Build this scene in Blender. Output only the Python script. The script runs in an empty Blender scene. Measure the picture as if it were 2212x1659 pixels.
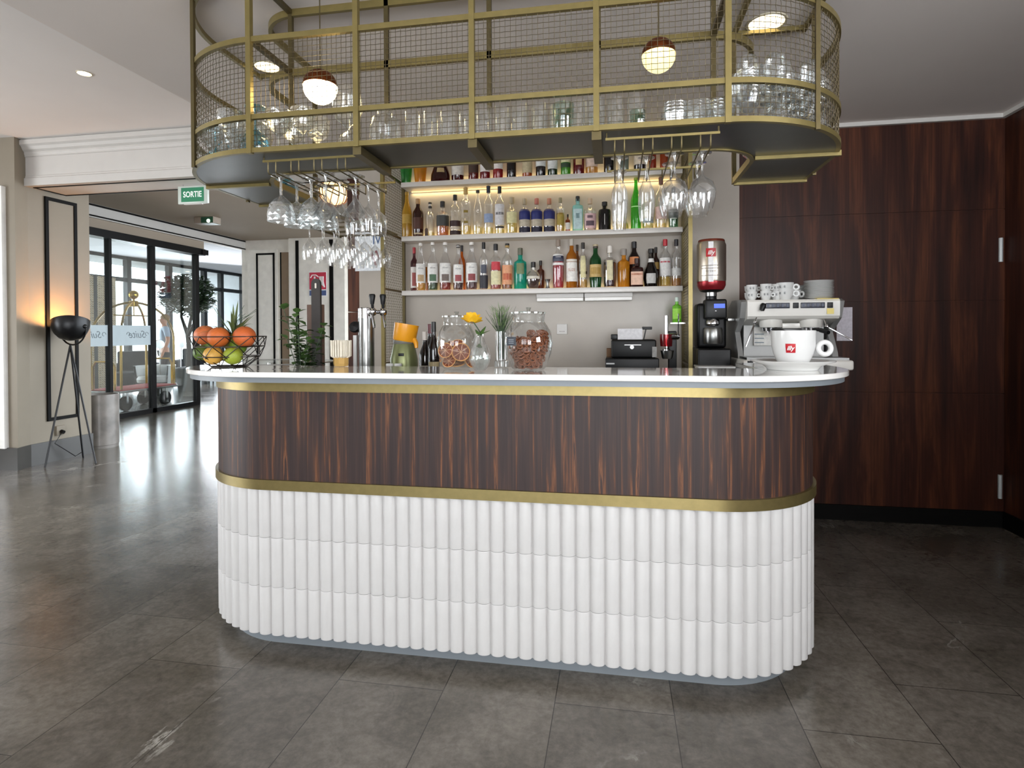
import bpy, bmesh, math, random
from math import sin, cos, pi, radians, sqrt, hypot, atan2
from mathutils import Vector, Matrix
random.seed(7)
SC = bpy.context.scene
COL = SC.collection
# ------------------------------------------------------------------ camera, world, light, exposure
F, PX, PY, CH = 1256.7, 1106.0, 729.28, 1.25
YAW, PITCH, ROLL = radians(-10.097), radians(-0.588), radians(0.268)
_f = Vector((sin(YAW)*cos(PITCH), cos(YAW)*cos(PITCH), sin(PITCH)))
_r = Vector((cos(YAW), -sin(YAW), 0)); _d = _f.cross(_r)
RT = _r*cos(ROLL)+_d*sin(ROLL); DN = -_r*sin(ROLL)+_d*cos(ROLL); FW = _f
cam = bpy.data.objects.new('camera', bpy.data.cameras.new('camera')); COL.objects.link(cam)
M = Matrix((RT, -DN, -FW)).transposed().to_4x4(); M.translation = Vector((0, 0, CH)); cam.matrix_world = M
cam.data.sensor_width = 36; cam.data.lens = 36*F/2212; cam.data.shift_y = -(829.5-PY)/2212
cam.data.clip_start = .05; cam.data.clip_end = 200
SC.camera = cam
SC.view_settings.view_transform = 'Standard'; SC.view_settings.look = 'None'
SC.view_settings.exposure = 0.0; SC.view_settings.gamma = 1.0
SC.view_settings.use_curve_mapping = False
SC.cycles.max_bounces = 8; SC.cycles.transparent_max_bounces = 40; SC.cycles.diffuse_bounces = 4
SC.cycles.glossy_bounces = 4; SC.cycles.caustics_reflective = False; SC.cycles.caustics_refractive = False
SC.cycles.sample_clamp_indirect = 4
W = bpy.data.worlds.new('sky'); SC.world = W; W.use_nodes = True
W.node_tree.nodes['Background'].inputs[0].default_value = (.86, .93, 1, 1)
W.node_tree.nodes['Background'].inputs[1].default_value = 7
def area(name, loc, target, sx, sy, power, color=(1, 1, 1)):
    l = bpy.data.lights.new(name, 'AREA'); l.shape = 'RECTANGLE'; l.size = sx; l.size_y = sy; l.energy = power; l.color = color
    o = bpy.data.objects.new(name, l); COL.objects.link(o); o.location = loc
    o.rotation_euler = (Vector(target)-Vector(loc)).to_track_quat('-Z', 'Y').to_euler(); return o
area('daylight_rear_window', (-1.9, -4.3, 1.3), (-1.9, 0, 2.9), 2.9, 1.9, 40, (.97, .98, 1))
area('daylight_rear_window', (1.1, -4.3, 1.3), (1.0, 0, 2.9), 2.0, 1.9, 215, (.97, .98, 1))
area('added_fill_right', (2.70, .2, 1.75), (0, 1.2, 1.2), 1.5, 1.1, 60, (.98, .98, 1))  # fill light added to brighten the bar's right end, no known window
area('daylight_side_window', (-8.3, 0.2, 1.3), (-4, 0.2, 3.0), 4.5, 1.9, 215, (.97, .98, 1))
area('daylight_entrance', (-11.6, 11.5, 1.4), (-7, 8.5, 1.7), 8.0, 2.4, 420, (.90, .95, 1))

def at(px, py, Y):
    """the point at depth Y that the photograph shows at (px, py)"""
    d = RT*((px-PX)/F)+DN*((py-PY)/F)+FW
    return Vector((0, 0, CH))+d*(Y/d.y)
def onz(px, py, z):
    d = RT*((px-PX)/F)+DN*((py-PY)/F)+FW
    return Vector((0, 0, CH))+d*((z-CH)/d.z)
def onx(px, py, x):
    d = RT*((px-PX)/F)+DN*((py-PY)/F)+FW
    return Vector((0, 0, CH))+d*(x/d.x)
# ------------------------------------------------------------------ mesh helpers
class MB:
    def __init__(s): s.v = []; s.f = []; s.uv = {}; s.mi = []; s.m = 0
    def add(s, vs, fs):
        o = len(s.v); s.v += [tuple(v) for v in vs]
        for f in fs: s.f.append(tuple(i+o for i in f)); s.mi.append(s.m)
        return s
    def box(s, x0, x1, y0, y1, z0, z1, b=0):
        if b:
            bm = bmesh.new(); bmesh.ops.create_cube(bm, size=1)
            for v in bm.verts: v.co = ((x0+x1)/2+v.co.x*(x1-x0), (y0+y1)/2+v.co.y*(y1-y0), (z0+z1)/2+v.co.z*(z1-z0))
            bmesh.ops.bevel(bm, geom=bm.edges[:], offset=b, segments=3, profile=.5, affect='EDGES')
            bm.verts.index_update()
            s.add([v.co[:] for v in bm.verts], [[v.index for v in f.verts] for f in bm.faces]); bm.free(); return s
        v = [(x, y, z) for z in (z0, z1) for y in (y0, y1) for x in (x0, x1)]
        return s.add(v, [(0, 2, 3, 1), (4, 5, 7, 6), (0, 1, 5, 4), (2, 6, 7, 3), (0, 4, 6, 2), (1, 3, 7, 5)])
    def rod(s, p0, p1, r, r1=None, n=8): return s.tube([p0, p1], r, n, r1)
    def tube(s, pts, r, n=8, r1=None, closed=False):
        pts = [Vector(p) for p in pts]; K = len(pts); vs = []
        up = None
        for i, p in enumerate(pts):
            a = pts[i-1] if (i or closed) else pts[0]; b = pts[(i+1) % K] if (i < K-1 or closed) else pts[-1]
            t = (b-a).normalized()
            if up is None:
                up = Vector((0, 0, 1)) if abs(t.z) < .9 else Vector((1, 0, 0))
            x = t.cross(up)
            if x.length < 1e-6: x = t.orthogonal()
            x.normalize(); up = x.cross(t).normalized()
            rr = r[i] if isinstance(r, (list, tuple)) else (r if r1 is None else r+(r1-r)*i/(K-1))
            for k in range(n):
                a2 = 2*pi*k/n+pi/n; vs.append(p+x*cos(a2)*rr+up*sin(a2)*rr)
        fs = []
        for i in range(K if closed else K-1):
            j = (i+1) % K
            for k in range(n): fs.append((i*n+k, i*n+(k+1) % n, j*n+(k+1) % n, j*n+k))
        if not closed: fs += [tuple(range(n-1, -1, -1)), tuple(range((K-1)*n, K*n))]
        return s.add(vs, fs)
    def lathe(s, prof, n=24, c=(0, 0, 0), a0=0, a1=2*pi, sq=0):
        """revolve (r, z); sq > 0 squares the section"""
        full = abs(a1-a0-2*pi) < 1e-6; N = n if full else n+1; vs = []; fs = []
        for r, z in prof:
            for k in range(N):
                a = a0+(a1-a0)*k/n; q = 1
                if sq: q = (abs(cos(a))**sq+abs(sin(a))**sq)**(-1/sq)
                vs.append((c[0]+r*q*cos(a), c[1]+r*q*sin(a), c[2]+z))
        for i in range(len(prof)-1):
            for k in range(n): fs.append((i*N+k, i*N+(k+1) % N, (i+1)*N+(k+1) % N, (i+1)*N+k))
        if full:
            if prof[0][0] > 1e-4: fs.append(tuple(range(N-1, -1, -1))) if s_cap(prof, 0) else None
            if prof[-1][0] > 1e-4: fs.append(tuple(range((len(prof)-1)*N, len(prof)*N))) if s_cap(prof, 1) else None
        return s.add(vs, [f for f in fs if f])
    def prism(s, poly, z0, z1):
        n = len(poly)
        vs = [(p[0], p[1], z0) for p in poly]+[(p[0], p[1], z1) for p in poly]
        fs = [(i, (i+1) % n, n+(i+1) % n, n+i) for i in range(n)]
        return s.add(vs, fs+[tuple(range(n-1, -1, -1)), tuple(range(n, 2*n))])
    def ring(s, a, b, z0, z1):
        """slab between two open paths of the same length"""
        n = len(a); vs = []
        for z in (z0, z1): vs += [(p[0], p[1], z) for p in a]+[(p[0], p[1], z) for p in b]
        fs = []
        for i in range(n-1):
            fs += [(i, n+i, n+i+1, i+1), (2*n+i, 2*n+i+1, 3*n+i+1, 3*n+i), (i, i+1, 2*n+i+1, 2*n+i), (n+i, 3*n+i, 3*n+i+1, n+i+1)]
        fs += [(0, 2*n, 3*n, n), (n-1, 2*n-1, 4*n-1, 3*n-1)]
        return s.add(vs, fs)
    def sphere(s, c, r, n=16, m=10, sz=1): return s.lathe([(max(1e-5, r*sin(pi*i/m)), -r*sz*cos(pi*i/m)) for i in range(m+1)], n, c)
    def torus(s, c, R, r, n=20, k=6, nrm=(0, 0, 1)):
        q = Vector((0, 0, 1)).rotation_difference(Vector(nrm))
        return s.tube([Vector(c)+q @ Vector((R*cos(2*pi*i/n), R*sin(2*pi*i/n), 0)) for i in range(n)], r, k, closed=True)
    def xf(s, M):
        s.v = [tuple(M @ Vector(v)) for v in s.v]; return s
    def build(s, name, mat, parent=None, ang=35, label=None, loc=None):
        me = bpy.data.meshes.new(name); me.from_pydata(s.v, [], s.f)
        mats = mat if isinstance(mat, (list, tuple)) else [mat]
        for m in mats: me.materials.append(m)
        if len(mats) > 1: me.polygons.foreach_set('material_index', s.mi)
        if s.uv:
            u = me.uv_layers.new(name='uv')
            for l in me.loops: u.data[l.index].uv = s.uv.get(l.vertex_index, (0, 0))
        me.update()
        bm = bmesh.new(); bm.from_mesh(me); bmesh.ops.recalc_face_normals(bm, faces=bm.faces[:]); bm.to_mesh(me); bm.free()
        if ang: me.shade_smooth(); me.set_sharp_from_angle(angle=radians(ang))
        o = bpy.data.objects.new(name, me); COL.objects.link(o)
        if parent: o.parent = parent
        if label: o['label'] = label
        if loc is not None: o.location = loc
        return o
def s_cap(prof, e): return True
class OMB(MB):
    """like MB, but lathes stay open (glass shells)"""
    pass
def shell(prof, n=24, c=(0, 0, 0), mb=None):
    m = mb or MB(); o = len(m.v); N = n; vs = []; fs = []
    for r, z in prof:
        for k in range(N): a = 2*pi*k/n; vs.append((c[0]+r*cos(a), c[1]+r*sin(a), c[2]+z))
    for i in range(len(prof)-1):
        for k in range(n): fs.append((i*N+k, i*N+(k+1) % N, (i+1)*N+(k+1) % N, (i+1)*N+k))
    return m.add(vs, fs)
def tag(o, label, cat, group=None, kind=None):
    o['label'] = label; o['category'] = cat
    if group: o['group'] = group
    if kind: o['kind'] = kind
    return o
def thing(name, label, cat, loc=(0, 0, 0), rz=0, group=None, kind=None):
    o = bpy.data.objects.new(name, None); COL.objects.link(o); o.empty_display_size = .05
    o.location = loc; o.rotation_euler = (0, 0, rz); return tag(o, label, cat, group, kind)
def struct(o):
    o['kind'] = 'structure'; return o
def dup(root, loc, rz=0, label=None, group=None, rot=None, scale=None):
    r = root.copy(); COL.objects.link(r); r.location = loc; r.rotation_euler = rot or (0, 0, rz)
    if scale: r.scale = (scale,)*3
    if label: r['label'] = label
    if group: r['group'] = group
    for ch in list(root.children):
        c = ch.copy(); COL.objects.link(c); c.parent = r
        for g in list(ch.children):
            d = g.copy(); COL.objects.link(d); d.parent = c
    return r
_cd = {}
def text(name, body, size, mat, parent, loc, rz=0, rot=None, ext=.0006, shear=0, sx=1, mirror=False, align='CENTER', bold=0):
    cu = bpy.data.curves.new(name, 'FONT'); cu.body = body; cu.size = size; cu.extrude = ext; cu.shear = shear; cu.offset = bold
    cu.align_x = align; cu.align_y = 'CENTER'; cu.resolution_u = 3
    t = bpy.data.objects.new(name, cu); COL.objects.link(t)
    me = bpy.data.meshes.new_from_object(t.evaluated_get(bpy.context.evaluated_depsgraph_get()))
    bpy.data.objects.remove(t); bpy.data.curves.remove(cu)
    me.materials.clear(); me.materials.append(mat); me.name = name
    for v in me.vertices: v.co.x *= (-sx if mirror else sx)
    o = bpy.data.objects.new(name, me); COL.objects.link(o); o.location = loc; o.rotation_euler = rot or (pi/2, 0, rz)
    if parent: o.parent = parent
    return o
# ------------------------------------------------------------------ materials
MT = {}
def srgb(c):
    if isinstance(c, str): c = [int(c[i:i+2], 16)/255 for i in (0, 2, 4)]
    return tuple((x/12.92 if x <= .04045 else ((x+.055)/1.055)**2.4) for x in c)+(1,)
def mat(name, c, rough=.5, metal=0, spec=.5, var=.06, scale=8, bump=0, bscale=60, emit=0, coat=0, coords='Object', emit_c=None):
    if name in MT: return MT[name]
    m = bpy.data.materials.new(name); m.use_nodes = True; nt = m.node_tree; b = nt.nodes['Principled BSDF']
    col = srgb(c)
    tc = nt.nodes.new('ShaderNodeTexCoord'); nz = nt.nodes.new('ShaderNodeTexNoise'); nz.inputs['Scale'].default_value = scale; nz.inputs['Detail'].default_value = 4
    nt.links.new(tc.outputs[coords], nz.inputs['Vector'])
    cr = nt.nodes.new('ShaderNodeValToRGB'); e = cr.color_ramp.elements
    e[0].position = .3; e[1].position = .7
    e[0].color = tuple(x*(1-var) for x in col[:3])+(1,); e[1].color = tuple(min(1, x*(1+var)) for x in col[:3])+(1,)
    nt.links.new(nz.outputs['Fac'], cr.inputs['Fac']); nt.links.new(cr.outputs['Color'], b.inputs['Base Color'])
    b.inputs['Roughness'].default_value = rough; b.inputs['Metallic'].default_value = metal; b.inputs['Specular IOR Level'].default_value = spec
    if coat: b.inputs['Coat Weight'].default_value = coat; b.inputs['Coat Roughness'].default_value = .05
    if emit: b.inputs['Emission Color'].default_value = srgb(emit_c) if emit_c else col; b.inputs['Emission Strength'].default_value = emit
    if bump:
        n2 = nt.nodes.new('ShaderNodeTexNoise'); n2.inputs['Scale'].default_value = bscale; n2.inputs['Detail'].default_value = 3
        nt.links.new(tc.outputs[coords], n2.inputs['Vector'])
        bp = nt.nodes.new('ShaderNodeBump'); bp.inputs['Strength'].default_value = bump; bp.inputs['Distance'].default_value = .004
        nt.links.new(n2.outputs['Fac'], bp.inputs['Height']); nt.links.new(bp.outputs['Normal'], b.inputs['Normal'])
    MT[name] = m; return m
def glass(name, c=(1, 1, 1), fac=.08, rough=.02, power=1.0, gl=1.0, milk=0):
    """thin clear glass: tinted transparency with fresnel gloss"""
    if name in MT: return MT[name]
    m = bpy.data.materials.new(name); m.use_nodes = True; nt = m.node_tree; nt.nodes.clear()
    o = nt.nodes.new('ShaderNodeOutputMaterial'); mx = nt.nodes.new('ShaderNodeMixShader'); t = nt.nodes.new('ShaderNodeBsdfTransparent'); g = nt.nodes.new('ShaderNodeBsdfGlossy')
    t.inputs[0].default_value = (*c, 1); g.inputs['Roughness'].default_value = rough; g.inputs['Color'].default_value = (gl, gl, gl, 1)
    lw = nt.nodes.new('ShaderNodeLayerWeight'); lw.inputs['Blend'].default_value = .35
    mr = nt.nodes.new('ShaderNodeMapRange'); mr.inputs['To Min'].default_value = fac; mr.inputs['To Max'].default_value = min(1, .75*power)
    nt.links.new(lw.outputs['Facing'], mr.inputs['Value']); nt.links.new(mr.outputs[0], mx.inputs[0])
    nt.links.new(t.outputs[0], mx.inputs[1]); nt.links.new(g.outputs[0], mx.inputs[2]); sh = mx.outputs[0]
    if milk:    # milky scatter put in so dark glass looks bright and sparkling
        df = nt.nodes.new('ShaderNodeBsdfTranslucent'); d2 = nt.nodes.new('ShaderNodeBsdfDiffuse'); ad = nt.nodes.new('ShaderNodeMixShader'); m2 = nt.nodes.new('ShaderNodeMixShader'); m2.inputs[0].default_value = milk
        nt.links.new(df.outputs[0], ad.inputs[1]); nt.links.new(d2.outputs[0], ad.inputs[2]); nt.links.new(sh, m2.inputs[1]); nt.links.new(ad.outputs[0], m2.inputs[2]); sh = m2.outputs[0]
    nt.links.new(sh, o.inputs[0])
    MT[name] = m; return m
def liquid(name, c, trans=.5, rough=.08):
    """coloured glass or drink: part of the light goes through, tinted"""
    if name in MT: return MT[name]
    m = mat(name, c, rough, spec=.6, var=.1, scale=12); nt = m.node_tree; b = nt.nodes['Principled BSDF']; o = nt.nodes['Material Output']
    t = nt.nodes.new('ShaderNodeBsdfTransparent'); k = srgb(c); mxv = max(k[:3]) or 1
    t.inputs[0].default_value = tuple(min(1, .15+.85*x/mxv) for x in k[:3])+(1,)
    mx = nt.nodes.new('ShaderNodeMixShader'); mx.inputs[0].default_value = trans
    nt.links.new(b.outputs[0], mx.inputs[1]); nt.links.new(t.outputs[0], mx.inputs[2]); nt.links.new(mx.outputs[0], o.inputs[0])
    return m
def ramp(nt, fac, stops):
    r = nt.nodes.new('ShaderNodeValToRGB'); e = r.color_ramp.elements
    while len(e) < len(stops): e.new(.5)
    for x, (p, c) in zip(e, stops): x.position = p; x.color = srgb(c)
    nt.links.new(fac, r.inputs['Fac']); return r.outputs['Color']
def noise(nt, vec, sc=1, detail=4, rough=.5, dist=0):
    n = nt.nodes.new('ShaderNodeTexNoise'); n.inputs['Scale'].default_value = sc; n.inputs['Detail'].default_value = detail; n.inputs['Roughness'].default_value = rough; n.inputs['Distortion'].default_value = dist
    nt.links.new(vec, n.inputs['Vector']); return n.outputs['Fac']
def mapping(nt, out, scale, loc=(0, 0, 0)):
    mp = nt.nodes.new('ShaderNodeMapping'); mp.inputs['Scale'].default_value = scale; mp.inputs['Location'].default_value = loc
    nt.links.new(out, mp.inputs['Vector']); return mp.outputs[0]
def mixc(nt, fac, a, b, mode='MIX'):
    m = nt.nodes.new('ShaderNodeMix'); m.data_type = 'RGBA'; m.blend_type = mode
    for k, v in ((0, fac), (6, a), (7, b)):
        if isinstance(v, (int, float)): m.inputs[k].default_value = v
        elif isinstance(v, tuple): m.inputs[k].default_value = v
        else: nt.links.new(v, m.inputs[k])
    return m.outputs[2]
def newmat(name, rough, spec=.5, coat=0):
    m = bpy.data.materials.new(name); m.use_nodes = True; b = m.node_tree.nodes['Principled BSDF']
    b.inputs['Roughness'].default_value = rough; b.inputs['Specular IOR Level'].default_value = spec; b.inputs['Coat Weight'].default_value = coat; b.inputs['Coat Roughness'].default_value = .12
    tc = m.node_tree.nodes.new('ShaderNodeTexCoord'); return m, m.node_tree, b, tc
def floor_mat():
    m, nt, b, tc = newmat('polished_stone_floor', .16, .5)
    ob = tc.outputs['Object']
    br = nt.nodes.new('ShaderNodeTexBrick'); br.offset = .37; br.inputs['Scale'].default_value = 1
    br.inputs['Brick Width'].default_value = .82; br.inputs['Row Height'].default_value = .39; br.inputs['Mortar Size'].default_value = .0016
    br.inputs['Color1'].default_value = (.40, .40, .40, 1); br.inputs['Color2'].default_value = (.64, .64, .63, 1); br.inputs['Mortar'].default_value = (.12, .12, .12, 1)
    mp = nt.nodes.new('ShaderNodeMapping'); mp.inputs['Rotation'].default_value = (0, 0, pi/2); mp.inputs['Location'].default_value = (.3, -.575+.39, 0)
    nt.links.new(ob, mp.inputs['Vector']); nt.links.new(mp.outputs[0], br.inputs['Vector'])
    n1 = noise(nt, ob, 2.2, 8, .62, .6); c1 = ramp(nt, n1, [(.3, '585349'), (.5, '6c665e'), (.72, '7e786f')])
    n3 = noise(nt, ob, 38, 6, .7); c3 = ramp(nt, n3, [(.35, '9a9a9a'), (.65, 'ffffff')])
    c = mixc(nt, .5, c1, c3, 'MULTIPLY')
    n2 = noise(nt, mapping(nt, ob, (1.5, .8, 1), (.3, .55, 0)), 1.3, 9, .62, .5)
    v = ramp(nt, n2, [(.488, '000000'), (.5, 'ffffff'), (.516, '000000')])
    n4 = noise(nt, mapping(nt, ob, (1, 1, 1), (2.2, .4, 0)), 1.6, 3); k = ramp(nt, n4, [(.60, '000000'), (.70, 'ffffff')])
    vf = mixc(nt, 1.0, v, k, 'MULTIPLY')
    n5 = noise(nt, ob, 9, 8, .7, 1.2); dk = ramp(nt, n5, [(.40, '6f6a64'), (.52, 'ffffff')])
    c = mixc(nt, .24, c, dk, 'MULTIPLY')
    c = mixc(nt, vf, c, srgb('aaa69e'))
    c = mixc(nt, .55, c, br.outputs['Color'], 'OVERLAY')
    g = nt.nodes.new('ShaderNodeMath'); g.operation = 'MULTIPLY'; g.inputs[1].default_value = .75; nt.links.new(br.outputs['Fac'], g.inputs[0])
    c = mixc(nt, g.outputs[0], c, srgb('2c2926'))
    nt.links.new(c, b.inputs['Base Color'])
    rr = nt.nodes.new('ShaderNodeMapRange'); rr.inputs['To Min'].default_value = .1; rr.inputs['To Max'].default_value = .24; nt.links.new(n1, rr.inputs['Value']); nt.links.new(rr.outputs[0], b.inputs['Roughness'])
    bp = nt.nodes.new('ShaderNodeBump'); bp.inputs['Strength'].default_value = .06; bp.inputs['Distance'].default_value = .01
    nt.links.new(n3, bp.inputs['Height']); nt.links.new(bp.outputs[0], b.inputs['Normal']); return m
def wood_mat(name, stops, sx, uv=True, rough=.3, fine=7.0, coat=0, mulspan=.5, warp=.35):
    m, nt, b, tc = newmat(name, rough, .5, coat)
    o = tc.outputs['UV'] if uv else tc.outputs['Object']
    s1 = (sx, 1.1, 1) if uv else (sx, sx, .75)
    s2 = (sx*fine, 2.5, 1) if uv else (sx*fine, sx*fine, 1.6)
    n1 = noise(nt, mapping(nt, o, s1), 1, 6, .6, warp); n2 = noise(nt, mapping(nt, o, s2), 1, 3, .6)
    c = ramp(nt, n1, stops); f = ramp(nt, n2, [(.35, '6a6a6a'), (.65, 'ffffff')])
    c = mixc(nt, mulspan, c, f, 'MULTIPLY'); nt.links.new(c, b.inputs['Base Color']); return m
FLOOR = floor_mat()
ZEBRA = wood_mat('striped_rosewood', [(.25, '2e2322'), (.46, '372a28'), (.54, '45312a'), (.585, '643f2a'), (.605, '7a5036'), (.63, '3c2c28'), (.9, '312524')], 40, True, .48, 4, 0, .35)
ZEBRA.node_tree.nodes['Principled BSDF'].inputs['Specular IOR Level'].default_value = .3
WWALL = wood_mat('dark_rosewood_panelling', [(.3, '26110c'), (.5, '3d1e14'), (.62, '58301d'), (.75, '34170f')], 9, False, .45, 9, 0, .45, .8)
WWALL.node_tree.nodes['Principled BSDF'].inputs['Specular IOR Level'].default_value = .25
PLASTER = mat('painted_plaster', 'cdc8c0', .75, var=.025, scale=3, bump=.05, bscale=200)
SOFFIT = mat('grey_beige_ceiling_paint', 'e2dad4', .8, var=.02, scale=2, bump=.04, bscale=200)
CEIL = mat('pale_grey_ceiling_paint', 'ebe8e6', .8, var=.02, scale=2, bump=.04, bscale=200)
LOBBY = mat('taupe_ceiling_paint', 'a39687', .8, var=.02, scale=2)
WHITE = mat('white_paint', 'c9c6c2', .5, var=.02)
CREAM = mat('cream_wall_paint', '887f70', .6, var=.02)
DARK = mat('black_trim_paint', '070605', .6, spec=.15, var=.1)
BLACK = mat('black_metal', '0c0d10', .35, metal=.3, var=.1)
BRASS = mat('satin_brass', '85774a', .38, metal=.6, var=.08, scale=30)
BRASSD = mat('dark_brass', '62573a', .4, metal=.7, var=.1, scale=30)
GOLD = mat('polished_brass', 'c8a24c', .22, metal=1, var=.06)
BAND = mat('brushed_brass_band', '84764c', .36, metal=.75, var=.07, scale=40)
STEELP = mat('dark_steel_sheet', '4e4d49', .3, metal=.7, var=.12, scale=5)
CHROME = mat('chrome', 'd6d6d8', .12, metal=1, var=.03)
STEEL = mat('brushed_steel', '8f8f8d', .3, metal=1, var=.08, scale=25)
QUARTZ = mat('white_quartz', 'eceae6', .06, var=.02, scale=5, coat=.6)
GREY = mat('grey_lacquer', '757b80', .45, var=.04)
TILE = mat('matt_white_ceramic', 'c4c2c0', .42, var=.02, scale=14, bump=.06, bscale=90)
STONE = mat('pale_stone_slab', 'aaa298', .28, spec=.3, var=.07, scale=3)
SHELF = mat('white_stone_shelf', 'cfcac4', .3, var=.03)
PORC = mat('white_porcelain', 'd8d8d6', .12, var=.015)
BLACKP = mat('black_plastic', '0b0b0c', .4, spec=.3, var=.1)
GLASS = glass('clear_glass', (.98, .985, .985), .06, .04, 1.1, milk=.05)
GLASSD = glass('thick_clear_glass', (.95, .97, .97), .10, .06, 1.25, milk=.10)
PANE = glass('window_glass', (.94, .97, .97), .015, .0, .55)
JARG = glass('jar_glass', (.97, .98, .98), .03, .02, 1.0)
TEAL = glass('teal_glass', (.45, .72, .78), .08)
# ------------------------------------------------------------------ setting
ZC, ZL, H = 2.60, 3.05, 1.104
struct(MB().box(-13, 2.6, -5, 19, -.1, 0).build('floor', FLOOR, ang=0))
struct(MB().box(-2.45, 2.6, -4.6, 4.35, ZC, ZC+.5).build('ceiling', SOFFIT, ang=0))
struct(MB().box(-8.2, -2.45, -4.6, 4.58, ZL, ZL+.1).build('ceiling_lounge', CEIL, ang=0))
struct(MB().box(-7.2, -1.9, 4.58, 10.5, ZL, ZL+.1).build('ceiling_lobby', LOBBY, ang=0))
# right wall and wood-panelled back wall (grooves between the panels)
w = MB(); zs = [0, .845, 1.433, 2.007, ZC]
for a, b in zip(zs, zs[1:]): w.box(.826, 2.41, 4.15, 4.3, a+(.003 if a else 0), b-.003)
w.box(.826, 2.41, 4.158, 4.3, 0, ZC)
struct(w.build('wall_back_wood', WWALL, ang=0))
w = MB(); w.box(2.41, 2.6, 1.0, 4.3, 0, ZC).box(2.41, 2.6, -4.6, -.6, 0, ZC).box(2.41, 2.6, -.6, 1.0, 0, 1.15).box(2.41, 2.6, -.6, 1.0, 2.35, ZC)  # opening made up to let the added right-hand fill light in
struct(w.build('wall_right', WWALL, ang=0))
struct(MB().box(-1.915, .826, 4.15, 4.35, 0, ZC).build('wall_back', STONE, ang=0))
struct(MB().box(.826, 2.41, 4.125, 4.15, ZC-.026, ZC).box(2.384, 2.41, -4.6, 4.125, ZC-.026, ZC).build('trim_1', WHITE, ang=0))
struct(MB().box(.826, 2.41, 4.135, 4.15, 0, .1).box(2.395, 2.41, -4.6, 4.135, 0, .1).build('baseboard_right', DARK, ang=0))
struct(MB().box(.95, 2.41, -.72, -.6, 0, 1.3).build('added_shade_wall', WWALL, ang=0))  # unseen block added to shade the lower right wall and floor
struct(MB().box(-2.37, -2.0, 4.9, 5.05, 0, 1.430).box(-2.37, -2.0, 4.9, 5.05, 1.436, ZL).build('wall_back_lobby', WWALL, ang=0))
# wall behind the camera with its two windows, side wall with one
w = MB(); 
for x0, x1 in ((-8.2, -3.35), (-.45, .1), (2.1, 2.6)): w.box(x0, x1, -4.2, -4.0, 0, ZL)
for x0, x1 in ((-3.35, -.45), (.1, 2.1)): w.box(x0, x1, -4.2, -4.0, 0, .5); w.box(x0, x1, -4.2, -4.0, 2.5, ZL)
struct(w.build('wall_front', PLASTER, ang=0))
w = MB(); w.box(-8.2, -8.0, -4.2, -2.05, 0, ZL).box(-8.2, -8.0, 2.45, 4.58, 0, ZL).box(-8.2, -8, -2.05, 2.45, 0, .5).box(-8.2, -8, -2.05, 2.45, 2.5, ZL)
struct(w.build('wall_left', PLASTER, ang=0))
for i, (x0, x1) in enumerate(((-3.35, -.45), (.1, 2.1))):
    f = MB()
    for a in (x0, (x0+x1)/2-.03, x1-.06): f.box(a, a+.06, -4.15, -4.05, .5, 2.5)
    for z in (.5, 1.9, 2.44): f.box(x0, x1, -4.14, -4.06, z, z+.06)
    struct(f.build('window_%d' % (i+1), BLACK, ang=0))
f = MB()
for a in (-.6, .17, .94): f.box(2.46, 2.54, a, a+.06, 1.15, 2.35)
for z in (1.15, 2.29): f.box(2.47, 2.53, -.6, 1.0, z, z+.06)
struct(f.build('window_5', BLACK, ang=0))  # made-up window frame around the added right-hand light
f = MB()
for a in (-2.05, .17, 2.39): f.box(-8.15, -8.05, a, a+.06, .5, 2.5)
for z in (.5, 2.44): f.box(-8.14, -8.06, -2.05, 2.45, z, z+.06)
struct(f.build('window_3', BLACK, ang=0))
# left front wall with its white panel, and the wall the lamp stands by
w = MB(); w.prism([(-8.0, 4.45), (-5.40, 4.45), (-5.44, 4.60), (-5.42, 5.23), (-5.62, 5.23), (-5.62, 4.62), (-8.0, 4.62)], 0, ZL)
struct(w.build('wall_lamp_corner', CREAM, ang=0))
struct(MB().box(-8.0, -5.50, 4.41, 4.45, .2, 2.6).build('trim_panel_white', mat('bright_white_panel', 'f2f0ec', .5), ang=0))
w = MB(); w.box(-5.575, -5.56, 4.404, 4.41, .33, 2.5).box(-7, -5.56, 4.404, 4.41, 2.485, 2.5).box(-7, -5.56, 4.404, 4.41, .33, .345)
struct(w.build('trim_panel_line', DARK, ang=0))
def frame_x(x, y0, y1, z0, z1, wd, t=.012, sgn=1):
    m = MB(); a, b = sorted((x, x+sgn*t))
    m.box(a, b, y0, y0+wd, z0, z1).box(a, b, y1-wd, y1, z0, z1).box(a, b, y0+wd, y1-wd, z1-wd, z1).box(a, b, y0+wd, y1-wd, z0, z0+wd); return m
struct(frame_x(-5.432, 4.755, 5.09, .40, 2.58, .032, .016).build('trim_lamp_frame', DARK, ang=0))
bs = MB().prism([(-8, 4.43), (-5.385, 4.43), (-5.428, 4.595), (-5.405, 5.235), (-5.44, 5.235), (-5.46, 4.6), (-8, 4.6)], 0, .205)
struct(bs.build('baseboard_left', mat('dark_stone_skirting', '3a3835', .3), ang=0))
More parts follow.
